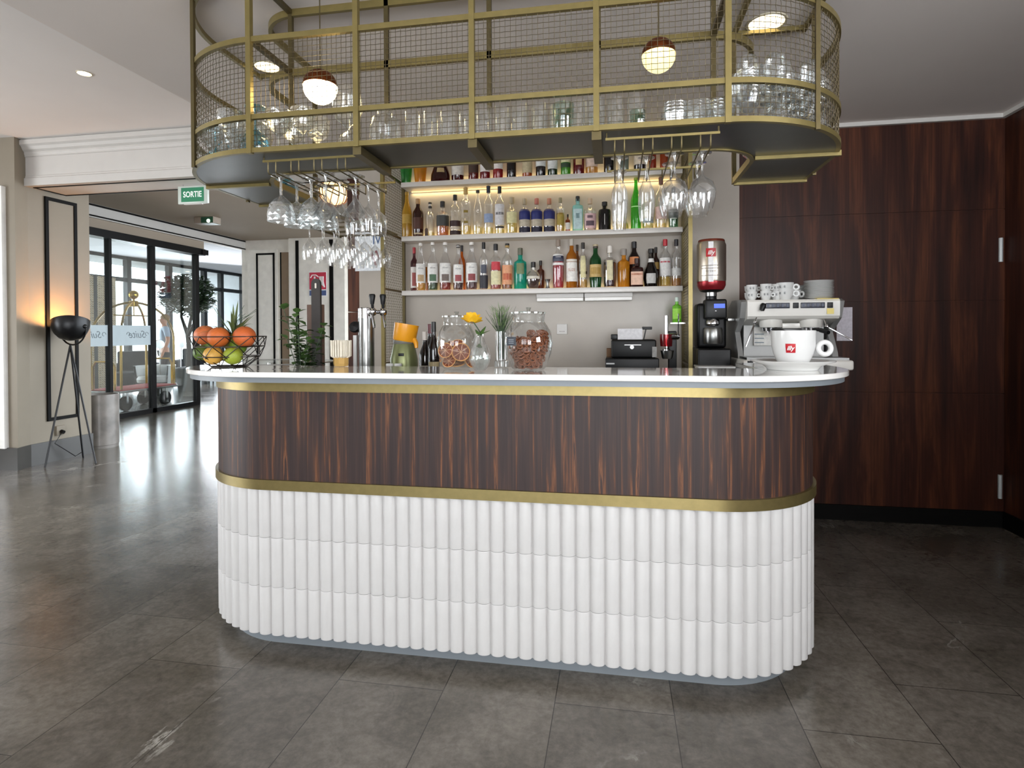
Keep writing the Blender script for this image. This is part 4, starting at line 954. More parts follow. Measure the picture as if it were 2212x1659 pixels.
hp.xf(Matrix.Translation((.0, 0, jz(737))) @ Matrix.Rotation(.16, 4, 'Y') @ Matrix.Rotation(-.05, 4, 'X')); hp.build('hopper', YEL, ju)
MB().box(-.004, .022, -.066, -.061, jz(768), jz(762), .001).build('switch', BLACKP, ju)
for k, (x, Y, yt, l) in enumerate(((917, 2.82, 716, 'dark wine bottle nearest the juicer with a white capsule'), (928, 2.92, 700, 'dark wine bottle with red neck in the middle behind the jar'), (936, 2.78, 695, 'dark wine bottle with black pourer and tan label beside the jar'))):
    B(l, x, 24, yt, .9405, 'std', '15100f', cap=('d8d0c8', '5a1c22', '15120f')[k], lab=[(.1, .45, ('c8bfae', '2a2422', '9c8c68')[k], 60)], Y=Y, trans=.08, group='wine bottles behind the counter')
# ------------------------------------------------------------------ jars, flowers
def jar(label, px, Y, ytop, yl, hw, slip=None):
    p = at(px, 800, Y); t = thing('glass_jar', label, 'jar', (p.x, Y, ZT)); h = at(px, ytop, Y).z-H; R = hw
    o_ = [(R*.62, .002), (R*.70, .008), (R*.93, h*.28), (R, h*.48), (R*.95, h*.66), (R*.74, h*.80), (R*.66, h*.84), (R*.68, h*.97), (R*.70, h*.985)]
    shell([(1e-4, .002)]+o_, 36).build('jar_body', JARG, t)
    L_ = MB(); L_.lathe([(1e-4, h*.985), (R*.73, h*.985), (R*.73, h*1.01), (R*.4, h*1.025), (1e-4, h*1.03)], 36).lathe([(1e-4, h*1.02), (.008, h*1.02), (.006, h*1.04), (.011, h*1.09), (1e-4, h*1.10)], 14)
    L_.build('lid', glass('lid_glass', (.80, .82, .80), .10, .05, 1.2), t); return p, h, R
p1, h1, R1 = jar('rounded glass jar of dried orange slices on the counter', 987, 2.21, 684, 0, .079)
p2, h2, R2 = jar('rounded glass jar of small pretzels on the counter', 1142, 2.19, 676, 0, .092)
def slice_(label, x, y, z, r, nrm):
    t = thing('dried_orange_slice', label, 'orange slice', (p1.x+x, 2.21+y, ZT+z), group='dried orange slices in the jar')
    q = Vector((0, 0, 1)).rotation_difference(Vector(nrm)); t.rotation_mode = 'XYZ'; t.rotation_euler = q.to_euler()
    MB().torus((0, 0, 0), r*.93, r*.075, 22, 6).build('rind', mat('dried_rind', 'c8935a', .6, var=.2, scale=40), t)
    m = MB().lathe([(1e-4, -.0015), (r*.92, -.0018), (r*.92, .0018), (1e-4, .0015)], 22); m.build('pulp', mat('dried_pulp', '6e3418', .5, var=.35, scale=70), t)
    m = MB()
    for k in range(8): m.rod((0, 0, .001), (r*.9*cos(k*pi/4), r*.9*sin(k*pi/4), .001), .0011, n=4)
    m.build('segment_lines', mat('dried_pith', 'c8a07c', .6), t, ang=0)
SL = [(-.030, -.054, .075, .030, (-.1, -1, .25)), (.030, -.050, .068, .036, (.2, -1, .2)), (-.018, -.046, .034, .028, (-.2, -1, .6)), (-.055, -.02, .055, .028, (-1, -.5, .3)), (.0, -.01, .022, .036, (0, -.3, 1)), (.04, .02, .05, .032, (.8, -.6, .5)), (-.02, .02, .06, .034, (-.3, -.7, .6)), (.01, -.025, .09, .030, (.1, -.9, .5)), (.055, -.01, .03, .026, (1, -.5, .6)), (-.045, .035, .085, .03, (-.5, -.6, .5))]
SN = ['front dried orange slice facing out at the left of the jar', 'larger dried orange slice at the right behind the crystal vase', 'lower front dried orange slice leaning in the jar', 'dried orange slice against the left wall of the jar', 'dried orange slice flat on the bottom of the jar', 'dried orange slice at the right rear of the jar', 'dried orange slice standing in the middle of the jar', 'uppermost dried orange slice in the jar', 'dried orange slice low against the right wall of the jar', 'dried orange slice at the left rear of the jar']
for l, q in zip(SN, SL): slice_(l, *q)
PRZ = mat('baked_pretzel', '7c482c', .45, var=.3, scale=50)
m = MB(); m.torus((0, 0, 0), .011, .0028, 14, 6); m.rod((-.009, -.004, 0), (.004, .009, 0), .0026, n=6).rod((.009, -.004, 0), (-.004, .009, 0), .0026, n=6)
pz = m.build('pretzel', PRZ); first = True; rp = random.Random(5); cnt = 0
for lay in range(11):
    z = .012+lay*.0122; rz_ = R2*min(.9, .60+.36*z/(h2*.48))*.97-.012; n_ = 16
    for i in range(n_):
        a = i*2*pi/n_+lay*.4; r = rz_ if i % 3 else rz_*.55
        if z > .12 and cos(a-.5) < .15: continue
        o = pz if first else pz.copy()
        if not first: COL.objects.link(o)
        first = False; cnt += 1
        tag(o, 'small brown pretzel heaped in the right-hand counter jar', 'pretzel', 'pretzels in the jar')
        o.location = (p2.x+r*cos(a), 2.19+r*sin(a), ZT+z+.006); o.rotation_euler = (rp.uniform(.6, 1.7), rp.uniform(-.5, .5), a+pi/2+rp.uniform(-.5, .5))
p = at(1105, 737, 2.09)
tg = thing('chalk_label', 'small black chalkboard tag hanging on the pretzel jar', 'tag', (p.x, 2.085, p.z))
MB().box(-.017, .017, -.0015, .0015, -.016, .016, .001).build('board', mat('chalkboard', '2b3038', .6, var=.15), tg)
for z in (.006, .0, -.007): MB().box(-.010, .009, -.0019, -.0015, z-.0009, z+.0009).build('chalk_line', mat('chalk', '8d949a', .8), tg, ang=0)
MB().tube([(0, 0, .016), (-.002, .004, .035), (-.004, .02, .055)], .0008, 5).build('string', BLACKP, tg)
p = at(1037, 803, 2.10)
vs_ = thing('bud_vase', 'dimpled crystal bud vase on the counter holding a yellow rose', 'vase', (p.x, 2.10, ZT))
zz = lambda y: at(1037, y, 2.10).z-H
m = MB(); N = 18; rows = [(.018, .002), (.026, zz(795)), (.035, zz(786)), (.040, zz(776)), (.040, zz(768)), (.036, zz(758)), (.028, zz(748)), (.020, zz(738)), (.016, zz(728)), (.017, zz(722))]
vv = []
for k, (r, z) in enumerate(rows):
    for j in range(N): a = 2*pi*(j+.5*(k % 2))/N; vv.append((r*cos(a), r*sin(a), z))
ff = []
for k in range(len(rows)-1):
    for j in range(N):
        a, c, d, e = k*N+j, k*N+(j+1) % N, (k+1)*N+j, (k+1)*N+(j+1) % N
        ff += [(a, c, d), (c, e, d)] if k % 2 == 0 else [(a, c, e), (a, e, d)]
m.add(vv, ff+[tuple(range(N))]); m.build('crystal', glass('crystal_glass', (.96, .97, .97), .08, .05, 1.2, milk=.05), vs_, ang=0)
MB().lathe([(1e-4, .004), (.016, .004), (.034, zz(780)), (.034, zz(768)), (.020, zz(750)), (1e-4, zz(750))], 16).build('water', glass('water', (.9, .94, .93), .03), vs_)
rs = thing('yellow_rose', 'open yellow rose with green leaves in the crystal vase', 'flower', (p.x, 2.10, ZT+zz(752)))
rz0 = zz(752); hy = zz(683)-rz0; hx = at(1020, 683, 2.10).x-p.x
MB().tube([(0, 0, 0), (.002, 0, .03), (.0, 0, .06), (hx, 0, hy-.015)], .0022, 6).build('stem', LEAFD, rs)
ROSE = mat('yellow_petal', 'e8b21e', .5, var=.12, scale=30)
m = MB(); rr_ = random.Random(2)
for lay, (n_, R_, tl, sz) in enumerate(((4, .006, .15, .015), (5, .011, .35, .019), (6, .016, .7, .022), (7, .020, 1.15, .024))):
    for i in range(n_):
        a = 2*pi*i/n_+lay*.5; d = Vector((cos(a), sin(a), 0)); s = Vector((-sin(a), cos(a), 0)); vs = []
        for u in range(5):
            for v in range(5):
                t = u/4; w = (v/4-.5)*2; wd = sz*.8*sin(pi*(.15+.75*t)); q = d*(R_*.5+sin(tl)*sz*1.3*t+.004*t*t)+Vector((0, 0, 1))*(cos(tl)*sz*1.5*t-.004*lay)+s*w*wd-d*w*w*sz*.25*(1-t*.4)
                vs.append(q+Vector((rr_.uniform(-.0008, .0008),)*3))
        m.add(vs, [(u*5+v, u*5+v+1, (u+1)*5+v+1, (u+1)*5+v) for u in range(4) for v in range(4)])
m.xf(Matrix.Translation((hx, 0, hy-.012)) @ Matrix.Rotation(-.35, 4, 'X')); m.build('petals', ROSE, rs)
m = MB()
for d, L_ in (((.5, -.3, .8), .055), ((.75, .1, .5), .05), ((-.2, -.4, .5), .04), ((.2, .4, .6), .045)): blade(m, (.0, 0, .045), d, L_, .014, .15)
for d, L_ in (((.3, -.6, .4), .03), ((-.4, -.5, .5), .03), ((0, -.5, .8), .03)): blade(m, (0, 0, .0), d, L_, .010, .3)
m.build('leaves', LEAF, rs)
p = at(1083, 795, 2.33)
hg = thing('herb_glass', 'tall narrow glass vase holding a bunch of green herbs between the jars', 'vase', (p.x, 2.33, ZT))
zz = lambda y: at(1083, y, 2.33).z-H
shell([(1e-4, .003), (.028, .002), (.030, zz(780)), (.024, zz(778)), (.025, zz(716))], 22).build('glass', GLASSD, hg)
hb2 = thing('herb_bunch', 'bunch of green chive-like herbs in the tall narrow glass', 'herbs', (p.x, 2.33, ZT+zz(776)))
m = MB(); hz = zz(662)-zz(776)
for i in range(70):
    a = rnd.uniform(0, 2*pi); r = sqrt(rnd.random())*.016; e = rnd.uniform(.0, .055)
    m.tube([(r*cos(a)*.7, r*sin(a)*.7, .0), (r*cos(a), r*sin(a), hz*.5), ((r+e)*cos(a), (r+e)*sin(a), hz*rnd.uniform(.75, 1.02))], [.0013, .0013, .0005], 4)
m.build('stalks', LEAFD, hb2)
m = MB()
for i in range(150):
    a = rnd.uniform(0, 2*pi); r = sqrt(rnd.random())*.042; z = hz*rnd.uniform(.55, .95); e = rnd.uniform(.5, 1.4)
    blade(m, (r*cos(a), r*sin(a), z), (cos(a)*cos(e), sin(a)*cos(e), sin(e)), rnd.uniform(.02, .04), .0016, .1, 3)
m.build('needles', mat('herb_green', '6f8a54', .5, var=.3, scale=30), hb2)
# ------------------------------------------------------------------ giant cup
p = at(1711, 800, 2.31)
sc_ = thing('large_saucer', 'oversized white saucer under the giant coffee cup on the counter', 'saucer', (p.x, 2.31, ZT))
MB().lathe([(1e-4, 0), (.086, 0), (.09, .006), (.10, .016), (.143, .030), (.146, .0335), (.143, .035), (.10, .022), (.06, .014), (1e-4, .013)], 48).build('dish', PORC, sc_)
cp = thing('giant_coffee_cup', 'oversized white coffee cup with a red square logo on its saucer', 'cup', (p.x+.004, 2.31, ZT+.0142))
hc = at(1711, 714, 2.31).z-H-.0142
cprof = [(1e-4, .0), (.044, 0), (.047, .003), (.056, .018), (.068, .045), (.075, .075), (.0765, hc-.002), (.075, hc), (.0735, hc-.002), (.072, .075), (.062, .04), (.045, .012), (1e-4, .008)]
MB().lathe(cprof, 48).build('bowl', PORC, cp)
MB().torus((.104, -.012, .065), .0225, .0095, 26, 12, (0.12, -1, .05)).rod((.068, 0, .068), (.086, -.008, .066), .009).build('handle', PORC, cp)
RED = mat('logo_red', 'b5121f', .4, var=.04)
pr_ = [(.0772, .050+.033*i/4) for i in range(5)]; pr_ = [(interp([(a, b) for a, b in cprof[2:7]], z)+.0006, z) for r, z in pr_]
MB().lathe(pr_, 8, a0=-pi/2-.62, a1=-pi/2-.17).build('logo', RED, cp); lgo = [o for o in cp.children if o.name.startswith('logo')][0]
aa = -pi/2-.395
text('lettering', 'illy', .022, mat('logo_white', 'f4efec', .5), lgo, (.0765*cos(aa), .0765*sin(aa), .0665), rot=(pi/2-.06, 0, -.395), shear=.25, sx=.95, bold=.0004, ext=.0012)
# ------------------------------------------------------------------ back counter: grinder, machine, till, press
ZB = .9805
p = at(1536, 700, 3.74)
gr = thing('coffee_grinder', 'black coffee grinder with a big silver and red coffee can on top', 'grinder', (p.x, 3.74, ZB))
g = lambda y: at(1536, y, 3.74).z-ZB
MB().box(-.095, .095, -.13, .16, 0, g(752), .01).box(-.085, .088, -.02, .14, g(752), g(655), .02).box(-.05, .075, -.11, .0, g(690), g(648), .012).build('body', BLACKP, gr)
MB().lathe([(.05, g(742)), (.055, g(738)), (.055, g(712)), (.05, g(708))], 24, (0, -.07, 0)).build('dosing_cup', STEEL, gr)
MB().lathe([(.03, g(704)), (.04, g(700)), (.04, g(694)), (.028, g(688))], 20, (0, -.07, 0)).build('funnel', CHROME, gr)
MB().box(.0, .062, -.1125, -.108, g(667), g(658)).build('display', mat('blue_display', '3a5ae0', .4, emit=.8), gr, ang=0)
MB().sphere((.01, -.111, g(673)), .006, 10, 8).build('button', CHROME, gr)
MB().box(.095, .135, -.02, .06, g(694), g(688), .002).build('side_tray', STEEL, gr)
MB().lathe([(.036, g(652)), (.032, g(642)), (.034, g(640))], 20).build('hopper_neck', BLACKP, gr)
MB().lathe([(.034, g(640)), (.034, g(632)), (.06, g(630)), (.07, g(627))], 24).build('hopper_collar', STEEL, gr)
can = thing('coffee_can', 'large upturned silver coffee can with red ends and red logo on the grinder', 'can', (p.x+.002, 3.74, at(1536, 627, 3.74).z+.0005))
c0 = at(1536, 627, 3.74).z; gz = lambda y: at(1536, y, 3.74).z-c0
MB().lathe([(1e-4, 0), (.070, 0), (.078, gz(622)), (.084, gz(617)), (.084, gz(609))], 40).build('red_base', mat('can_red', '8c1f26', .3, metal=.5), can)
MB().lathe([(.084, gz(609)), (.086, gz(606)), (.086, gz(530)), (.079, gz(524))], 40).build('can_body', mat('can_silver', 'c8beb0', .28, metal=.9, var=.05), can)
MB().lathe([(.079, gz(524)), (.078, gz(521)), (.076, gz(519)), (.073, gz(519)), (.07, gz(521)), (1e-4, gz(521))], 40).build('red_rim', mat('can_rust', '7a3a2a', .35, metal=.5), can)
am = -pi/2-.18
MB().lathe([(.0866, gz(611)), (.0866, gz(526))], 6, a0=am-.17, a1=am+.17).build('white_stripe', paper('eceaea'), can)
MB().lathe([(.0872, gz(558)), (.0872, gz(540))], 8, a0=am-.33, a1=am+.33).build('logo', RED, can); lgo = [o for o in can.children if o.name.startswith('logo')][0]
text('lettering', 'illy', .036, mat('logo_white', 'f4efec', .5), lgo, (.0875*cos(am), .0875*sin(am), gz(549.5)), rot=(pi/2, 0, -.18), shear=.25, sx=.95, bold=.0006, ext=.0012)
text('lettering', 'illy blend', .017, mat('can_print', '8a8078', .5), can, (.087*cos(am), .087*sin(am)-.0005, gz(588)), rot=(pi/2, 0, -.18), ext=.001)
for y in (577, 583, 598): MB().lathe([(.0870, gz(y)), (.0870, gz(y-1.4))], 10, a0=am-.7, a1=am+.7).build('print_line', mat('can_print', '8a8078', .5), can)
# espresso machine
MW = mat('machine_white', 'dedbd4', .3, var=.02, coat=.3); MG = mat('machine_grey', '9a9a98', .35, metal=.3)
mx0, mx1, my = .745, 1.235, 3.52
em = thing('espresso_machine', 'white two-group espresso machine on the back counter by the wood wall', 'espresso machine', ((mx0+mx1)/2, my+.25, ZB))
def el(m):
    m.v = [(x-(mx0+mx1)/2, y-my-.25, z-ZB) for x, y, z in m.v]; return m
zt, zb2 = at(1700, 647, my).z, at(1700, 690, my).z
def cap_poly(x0, x1, prof): 
    m = MB(); n = len(prof); m.add([(x, y, z) for x in (x0, x1) for y, z in prof], [(i, (i+1) % n, n+(i+1) % n, n+i) for i in range(n)]+[tuple(range(n-1, -1, -1)), tuple(range(n, 2*n))]); return m
hd = cap_poly(mx0, mx1, [(my+.02, zb2+.004), (my+.004, zb2+.02), (my, zt-.012), (my+.008, zt), (my+.47, zt), (my+.47, zb2-.03), (my+.18, zb2-.03)])
el(hd).build('head', MW, em, ang=25)
el(MB().box(mx0+.02, mx1-.02, my+.2, my+.46, 1.06, zb2)).build('back_body', MG, em, ang=0)
for x0, x1 in ((mx0-.03, mx0+.0), (mx1, mx1+.03)):
    s = cap_poly(x0, x1, [(my+.10, 1.04), (my+.12, 1.12), (my+.20, 1.24), (my+.06, zb2+.01), (my+.02, zt-.01), (my+.06, zt+.004), (my+.30, zt+.01), (my+.49, zt-.06), (my+.50, 1.04)])
    el(s).build('side_panel', MG, em, ang=25)
el(MB().box(mx0-.04, mx1+.04, my-.09, my+.48, 1.03, 1.085, .012)).build('base_tray', MW, em)
el(MB().box(mx0-.02, mx1+.02, my-.075, my+.16, 1.085, 1.098)).build('drip_grid', STEEL, em, ang=0)
for x in (mx0, mx1-.18): 
    for y in (my-.03, my+.42): el(MB().rod((x, y, ZB), (x, y, 1.031), .02, n=12)).build('foot', BLACKP, em)
for px0, px1 in ((1654, 1706), (1730, 1782)):
    a, b = at(px0, 660, my-.003).x, at(px1, 660, my-.003).x; z0, z1 = at(1700, 666, my).z, at(1700, 654, my).z
    bst = el(MB().box(a, b, my-.005, my+.02, z0, z1, .002)).build('button_strip', mat('button_panel', '15182c', .3), em)
    for i in range(5):
        x = a+(b-a)*(i+.5)/5; el(MB().box(x-.006, x+.006, my-.0075, my-.005, z0+.008, z1-.006)).build('button', mat('button_grey', '3a4258', .4), bst, ang=0)
for px0, px1 in ((1713, 1725), (1787, 1799)): el(MB().box(at(px0, 660, my).x, at(px1, 660, my).x, my-.006, my+.02, at(1700, 666, my).z, at(1700, 654, my).z, .002)).build('switch', BLACKP, em)
YP = mat('yellow_strip', 'e6d27a', .5)
el(MB().box(at(1765, 650, my).x, at(1812, 650, my).x, my-.002, my+.05, zt, zt+.004)).build('top_strip', YP, em, ang=0)
el(MB().box(at(1786, 650, my).x, at(1801, 650, my).x, my-.004, my-.0015, at(1700, 679, my).z, at(1700, 667, my).z)).build('sticker', YP, em, ang=0)
for px in (1668, 1755):
    x = at(px, 700, my+.06).x; zg0, zg1 = at(px, 707, my+.06).z, zb2-.005
    el(MB().lathe([(1e-4, zg0), (.058, zg0), (.062, zg0+.006), (.062, zg1+.02), (.05, zg1+.03)], 32, (x, my+.09, 0))).build('group_head', MW, em)
    el(MB().lathe([(1e-4, zg0-.022), (.044, zg0-.022), (.046, zg0-.002)], 26, (x, my+.09, 0)).rod((x-.014, my+.085, zg0-.022), (x-.016, my+.083, zg0-.04), .006).rod((x+.014, my+.085, zg0-.022), (x+.016, my+.083, zg0-.04), .006)).build('portafilter', CHROME, em)
    el(MB().rod((x, my+.05, zg0-.012), (x+.02, my-.01, zg0-.016), .009).rod((x+.02, my-.01, zg0-.016), (x+.04, my-.075, zg0-.03), .013, .011)).build('portafilter_handle', BLACKP, em)
el(MB().box(at(1690, 690, my+.08).x, at(1735, 690, my+.08).x, my+.08, my+.2, zb2-.05, zb2-.02, .004)).build('middle_bar', MW, em)
for s, (q0, q1, q2) in enumerate((((1634, 686), (1631, 696), (1611, 749)), ((1781, 690), (1786, 705), (1841, 735)))):
    P0, P1, P2_ = at(*q0, my-.01), at(*q1, my-.03), at(*q2, my-.05)
    el(MB().tube([P0, P1, P2_], .0045, 8).sphere(P1, .012, 10, 8)).build('steam_wand', CHROME, em)
el(MB().lathe([(1e-4, 0), (.013, .004), (.017, .03), (.012, .045), (1e-4, .048)], 12).xf(Matrix.Translation(at(1645, 672, my-.02)) @ Matrix.Rotation(.3, 4, 'Y'))).build('steam_knob', BLACKP, em)
el(MB().box(at(1628, 740, my+.18).x, at(1672, 740, my+.18).x, my+.17, my+.2, 1.16, 1.27)).build('sticker_sheet', paper('d8d6d0'), em, ang=0)
for z in (1.175, 1.20, 1.225): el(MB().box(at(1630, 740, my+.17).x, at(1650, 740, my+.17).x, my+.168, my+.17, z, z+.006)).build('print_line', INK, em, ang=0)
el(MB().box(mx0-.02, mx0+.01, my-.092, my-.089, 1.06, 1.08)).build('nameplate', BLACKP, em, ang=0)
# cups and saucers on the machine
def cup_proto(name, R, h, label, group):
    t = thing(name, label, 'cup', (0, 0, 0), group=group)
    MB().lathe([(1e-4, .001), (R*.55, 0), (R*.62, .004), (R*.92, h*.5), (R, h), (R*.95, h), (R*.86, h*.5), (R*.5, .006), (1e-4, .005)], 24).build('bowl', PORC, t)
    MB().torus((R*1.22, 0, h*.58), R*.30, R*.13, 16, 8, (0, 1, 0)).build('handle', PORC, t)
    for k, a in enumerate((-2.1, -1.55)):
        z = h*.62; m = MB(); r = R*.955
        for dz in (-.005, 0, .005): m.box(-.004, .004, -.0008, .0008, z+dz-.0009, z+dz+.0009)
        m.box(-.0045, -.0025, -.0008, .0008, z-.006, z+.006); m.xf(Matrix.Rotation(a+pi/2, 4, 'Z') @ Matrix.Translation((0, -r, 0))); m.build('printed_mark', mat('dark_print', '3a3c40', .5), t, ang=0)
    return t
zc_ = zt+.0105
cpx = cup_proto('espresso_cup', .031, .052, '', 'espresso cups on the machine'); used = False
cz = zt+.0105
def placec(x, y, z, rz, l, pr, g=None):
    global used
    dup(pr, (x, y, z), rz, l, g)
CP = [(1603, 3.62, 0, 'bottom espresso cup at the left front of the cup stack'), (1603, 3.62, 1, 'upper espresso cup at the left front of the cup stack'), (1617, 3.74, 0, 'bottom espresso cup behind the left front pair'), (1617, 3.74, 1, 'upper espresso cup behind the left front pair'), (1617, 3.56, 0, 'bottom espresso cup of the front pair with two handles stacked'), (1617, 3.56, 1, 'upper espresso cup of the front pair with two handles stacked'), (1641, 3.60, 0, 'bottom espresso cup left of the larger cups'), (1641, 3.60, 1, 'upper espresso cup left of the larger cups'), (1636, 3.74, 1, 'espresso cup at the back of the small cups, upper'), (1636, 3.74, 0, 'espresso cup at the back of the small cups, lower')]
lo = mx0+.03
for i, (px, y, lv, l) in enumerate(CP):
    x = max(lo, .79)+((0, 0, .01, .01, .065, .065, .13, .13, .10, .10)[i])
    y = (3.62, 3.62, 3.72, 3.72, 3.565, 3.565, 3.60, 3.60, 3.73, 3.73)[i]
    placec(x, y, zt+.0005+lv*.040, -.2+.3*(i % 3), l, cpx)
for ch in list(cpx.children): bpy.data.objects.remove(ch)
bpy.data.objects.remove(cpx)
cp2 = cup_proto('cappuccino_cup', .047, .062, '', 'larger cups on the machine')
for x, y, lv, rz, l in ((.965, 3.59, 0, -.3, 'bottom larger cup of the front pair in the middle of the machine top'), (.965, 3.59, 1, -.3, 'upper larger cup of the front pair in the middle of the machine top'), (.93, 3.70, 0, .2, 'bottom larger cup of the rear pair on the machine top'), (.93, 3.70, 1, .2, 'upper larger cup of the rear pair on the machine top'), (1.035, 3.69, 0, -.9, 'single larger cup tucked against the saucer stack')):
    placec(x, y, zt+.0005+lv*.037, rz, l, cp2)
for ch in list(cp2.children): bpy.data.objects.remove(ch)
bpy.data.objects.remove(cp2)
sp = MB().lathe([(1e-4, 0), (.045, 0), (.05, .003), (.078, .009), (.080, .0105), (.077, .0115), (.048, .006), (1e-4, .004)], 32).build('saucer', PORC)
fst = True; ORD = ['lowest', 'second', 'third', 'fourth', 'fifth', 'sixth', 'seventh', 'eighth', 'ninth', 'tenth', 'eleventh', 'top']
for st_, (x, y, n_, nm) in enumerate(((1.155, 3.62, 12, 'tall front'), (1.10, 3.78, 10, 'rear'))):
    for i in range(n_):
        o = sp if fst else sp.copy()
        if not fst: COL.objects.link(o)
        fst = False; o.location = (x+rnd.uniform(-.001, .001), y, zt+.0045+i*.0086)
        tag(o, '%s white saucer from the bottom of the %s stack on the espresso machine' % (ORD[i], nm) if i < n_-1 else 'topmost white saucer of the %s stack on the espresso machine' % nm, 'saucer', 'saucers on the machine')
pa = thing('paper_sheet', 'white sheet of paper stuck on the wood wall right of the machine', 'paper', (at(1826, 700, 4.14).x, 4.147, at(1826, 700, 4.14).z))
MB().box(-.05, .045, -.001, .001, -.11, .11).build('sheet', paper('cfcad2'), pa, ang=0)
for z, l in ((1.749, 'upper steel hinge plate on the dark wall corner'), (.258, 'lower steel hinge plate on the dark wall corner')):
    hg_ = thing('door_hinge', l, 'hinge', (2.385, 4.143, z)); MB().rod((0, 0, -.075), (0, 0, .075), .012, n=12).build('barrel', mat('hinge_nickel', 'b8bcbc', .4, metal=.2), hg_)
# tray stack under the grinder side, till, citrus press, green bottle
ty = thing('steel_tray', 'pale tray edge sticking out beneath the grinder', 'tray', (at(1550, 780, 3.45).x, 3.50, ZB))
MB().box(-.11, .11, -.06, .14, .0, .012, .003).box(-.105, .105, -.058, .14, .055, .066, .003).box(-.10, .10, .0, .13, .012, .055).build('tray', PORC, ty)
p = at(1366, 790, 3.72); q = lambda y: at(1372, y, 3.72).z-ZB
po = thing('cash_register', 'black receipt printer and till with a paper sheet on the back counter', 'till', (p.x, 3.72, ZB))
MB().box(-.165, .155, -.12, .15, 0, q(772), .008).build('drawer', BLACKP, po)
MB().box(-.13, .14, -.10, .13, q(772), q(733), .012).build('printer', mat('till_black', '080808', .45, spec=.3), po)
MB().box(-.132, -.085, -.02, .02, q(733), q(722), .004).build('side_block', BLACKP, po)
MB().box(-.09, .06, -.05, -.047, q(735), q(710)).build('receipt_paper', paper('d2d0d2'), po, ang=0)
MB().box(.115, .142, -.103, -.10, q(770), q(748)).build('label', paper('8c8a86'), po, ang=0)
MB().lathe([(1e-4, 0), (.012, 0), (.012, .003), (1e-4, .003)], 14).xf(Matrix.Translation((-.005, -.10, q(749))) @ Matrix.Rotation(pi/2, 4, 'X')).build('round_badge', STEEL, po)
MB().box(-.05, .05, -.1015, -.10, q(745), q(743.6)).build('slot_line', STEEL, po, ang=0)
MB().box(-.16, -.11, -.1215, -.12, q(785), q(782)).build('lock_plate', STEEL, po, ang=0)
MB().rod((.07, 0, q(733)), (.085, 0, q(708)), .004).box(.06, .12, -.02, .02, q(712), q(706), .003).build('customer_display', BLACKP, po)
bxs = thing('till_roll_box', 'small brown box left of the till', 'box', (at(1318, 760, 3.78).x, 3.80, ZB+q(772)+.0005)); 
MB().box(-.022, .03, -.05, .05, 0, .055, .002).build('carton', mat('brown_card', '6b4e34', .7), bxs)
p = at(1452, 790, 3.66); q = lambda y: at(1452, y, 3.66).z-ZB
pr = thing('citrus_press', 'chrome and black lever citrus press standing left of the brass post', 'press', (p.x, 3.66, ZB))
MB().box(-.02, .07, -.07, .09, 0, .02, .005).box(-.02, .03, .03, .075, .02, q(715), .006).build('stand', BLACKP, pr)
MB().rod((-.035, -.02, q(745)), (-.035, -.02, q(682)), .011, n=12).rod((-.035, -.02, q(745)), (-.035, -.02, q(755)), .005).lathe([(.004, q(762)), (.022, q(757)), (.022, q(754)), (1e-4, q(752))], 16, (-.035, -.02, 0)).build('plunger', CHROME, pr)
MB().rod((-.035, -.02, q(727)), (.035, .03, q(727)), .02, n=14).build('crosshead', CHROME, pr)
MB().rod((.036, .0, q(725)), (.036, -.02, q(678)), .004, n=8).build('lever', CHROME, pr)
MB().lathe([(.028, q(775)), (.032, q(772)), (.04, q(757)), (.038, q(757)), (.03, q(771))], 18, (-.03, -.01, 0)).build('cup_holder', STEEL, pr)
MB().lathe([(.035, q(748)), (.038, q(730)), (.038, q(722))], 18, (-.035, -.0, 0)).build('red_cup', liquid('dark_red_glass', '5a1a1e', .4), pr)
sh2 = thing('wire_shelf', 'small tilted steel ledge on the mesh side panel holding the green bottle', 'ledge', (at(1470, 695, 3.85).x-.0, 3.90, at(1470, 697, 3.85).z))
MB().box(-.06, .035, -.04, .06, -.006, 0).build('ledge', CHROME, sh2, ang=0)
B('bright green squeeze bottle with clear neck on the small steel ledge', 1462, 20, 642, at(1470, 697, 3.85).z+.0005, 'squat', '7ec83a', cap='c8d8cc', Y=3.90, trans=.35, lab=[(.15, .55, '9ad84a', 60)], group='bottles by the press')
# wall socket and white under-shelf fixtures
so = thing('wall_socket', 'square white power socket on the stone wall behind the counter', 'socket', (at(1214, 711, 4.14).x, 4.144, at(1214, 711, 4.14).z))
MB().box(-.037, .037, -.006, .006, -.037, .037, .003).build('plate', mat('socket_white', 'c9c6c2', .4), so)
for x in (-.014, .0, .014): MB().rod((x, -.0065, -.016), (x, -.0055, -.016), .0028, n=8).build('pin_hole', DARK, so)
for (a, b), l in (((1160, 1261), 'left white fluorescent batten under the lowest shelf'), ((1263, 1366), 'right white fluorescent batten under the lowest shelf')):
    xa, xb = at(a, 640, 4.10).x, at(b, 640, 4.10).x
    f_ = thing('light_batten', l, 'light fixture', ((xa+xb)/2, 4.10, 1.514))
    MB().box(-(xb-xa)/2, (xb-xa)/2, -.03, .04, -.028, 0, .002).build('housing', WHITE, f_)
    MB().box(-(xb-xa)/2+.002, (xb-xa)/2-.002, -.03, .02, -.052, -.0285, .004).build('tube', mat('batten_diffuser', 'f4f2ee', .4), f_)
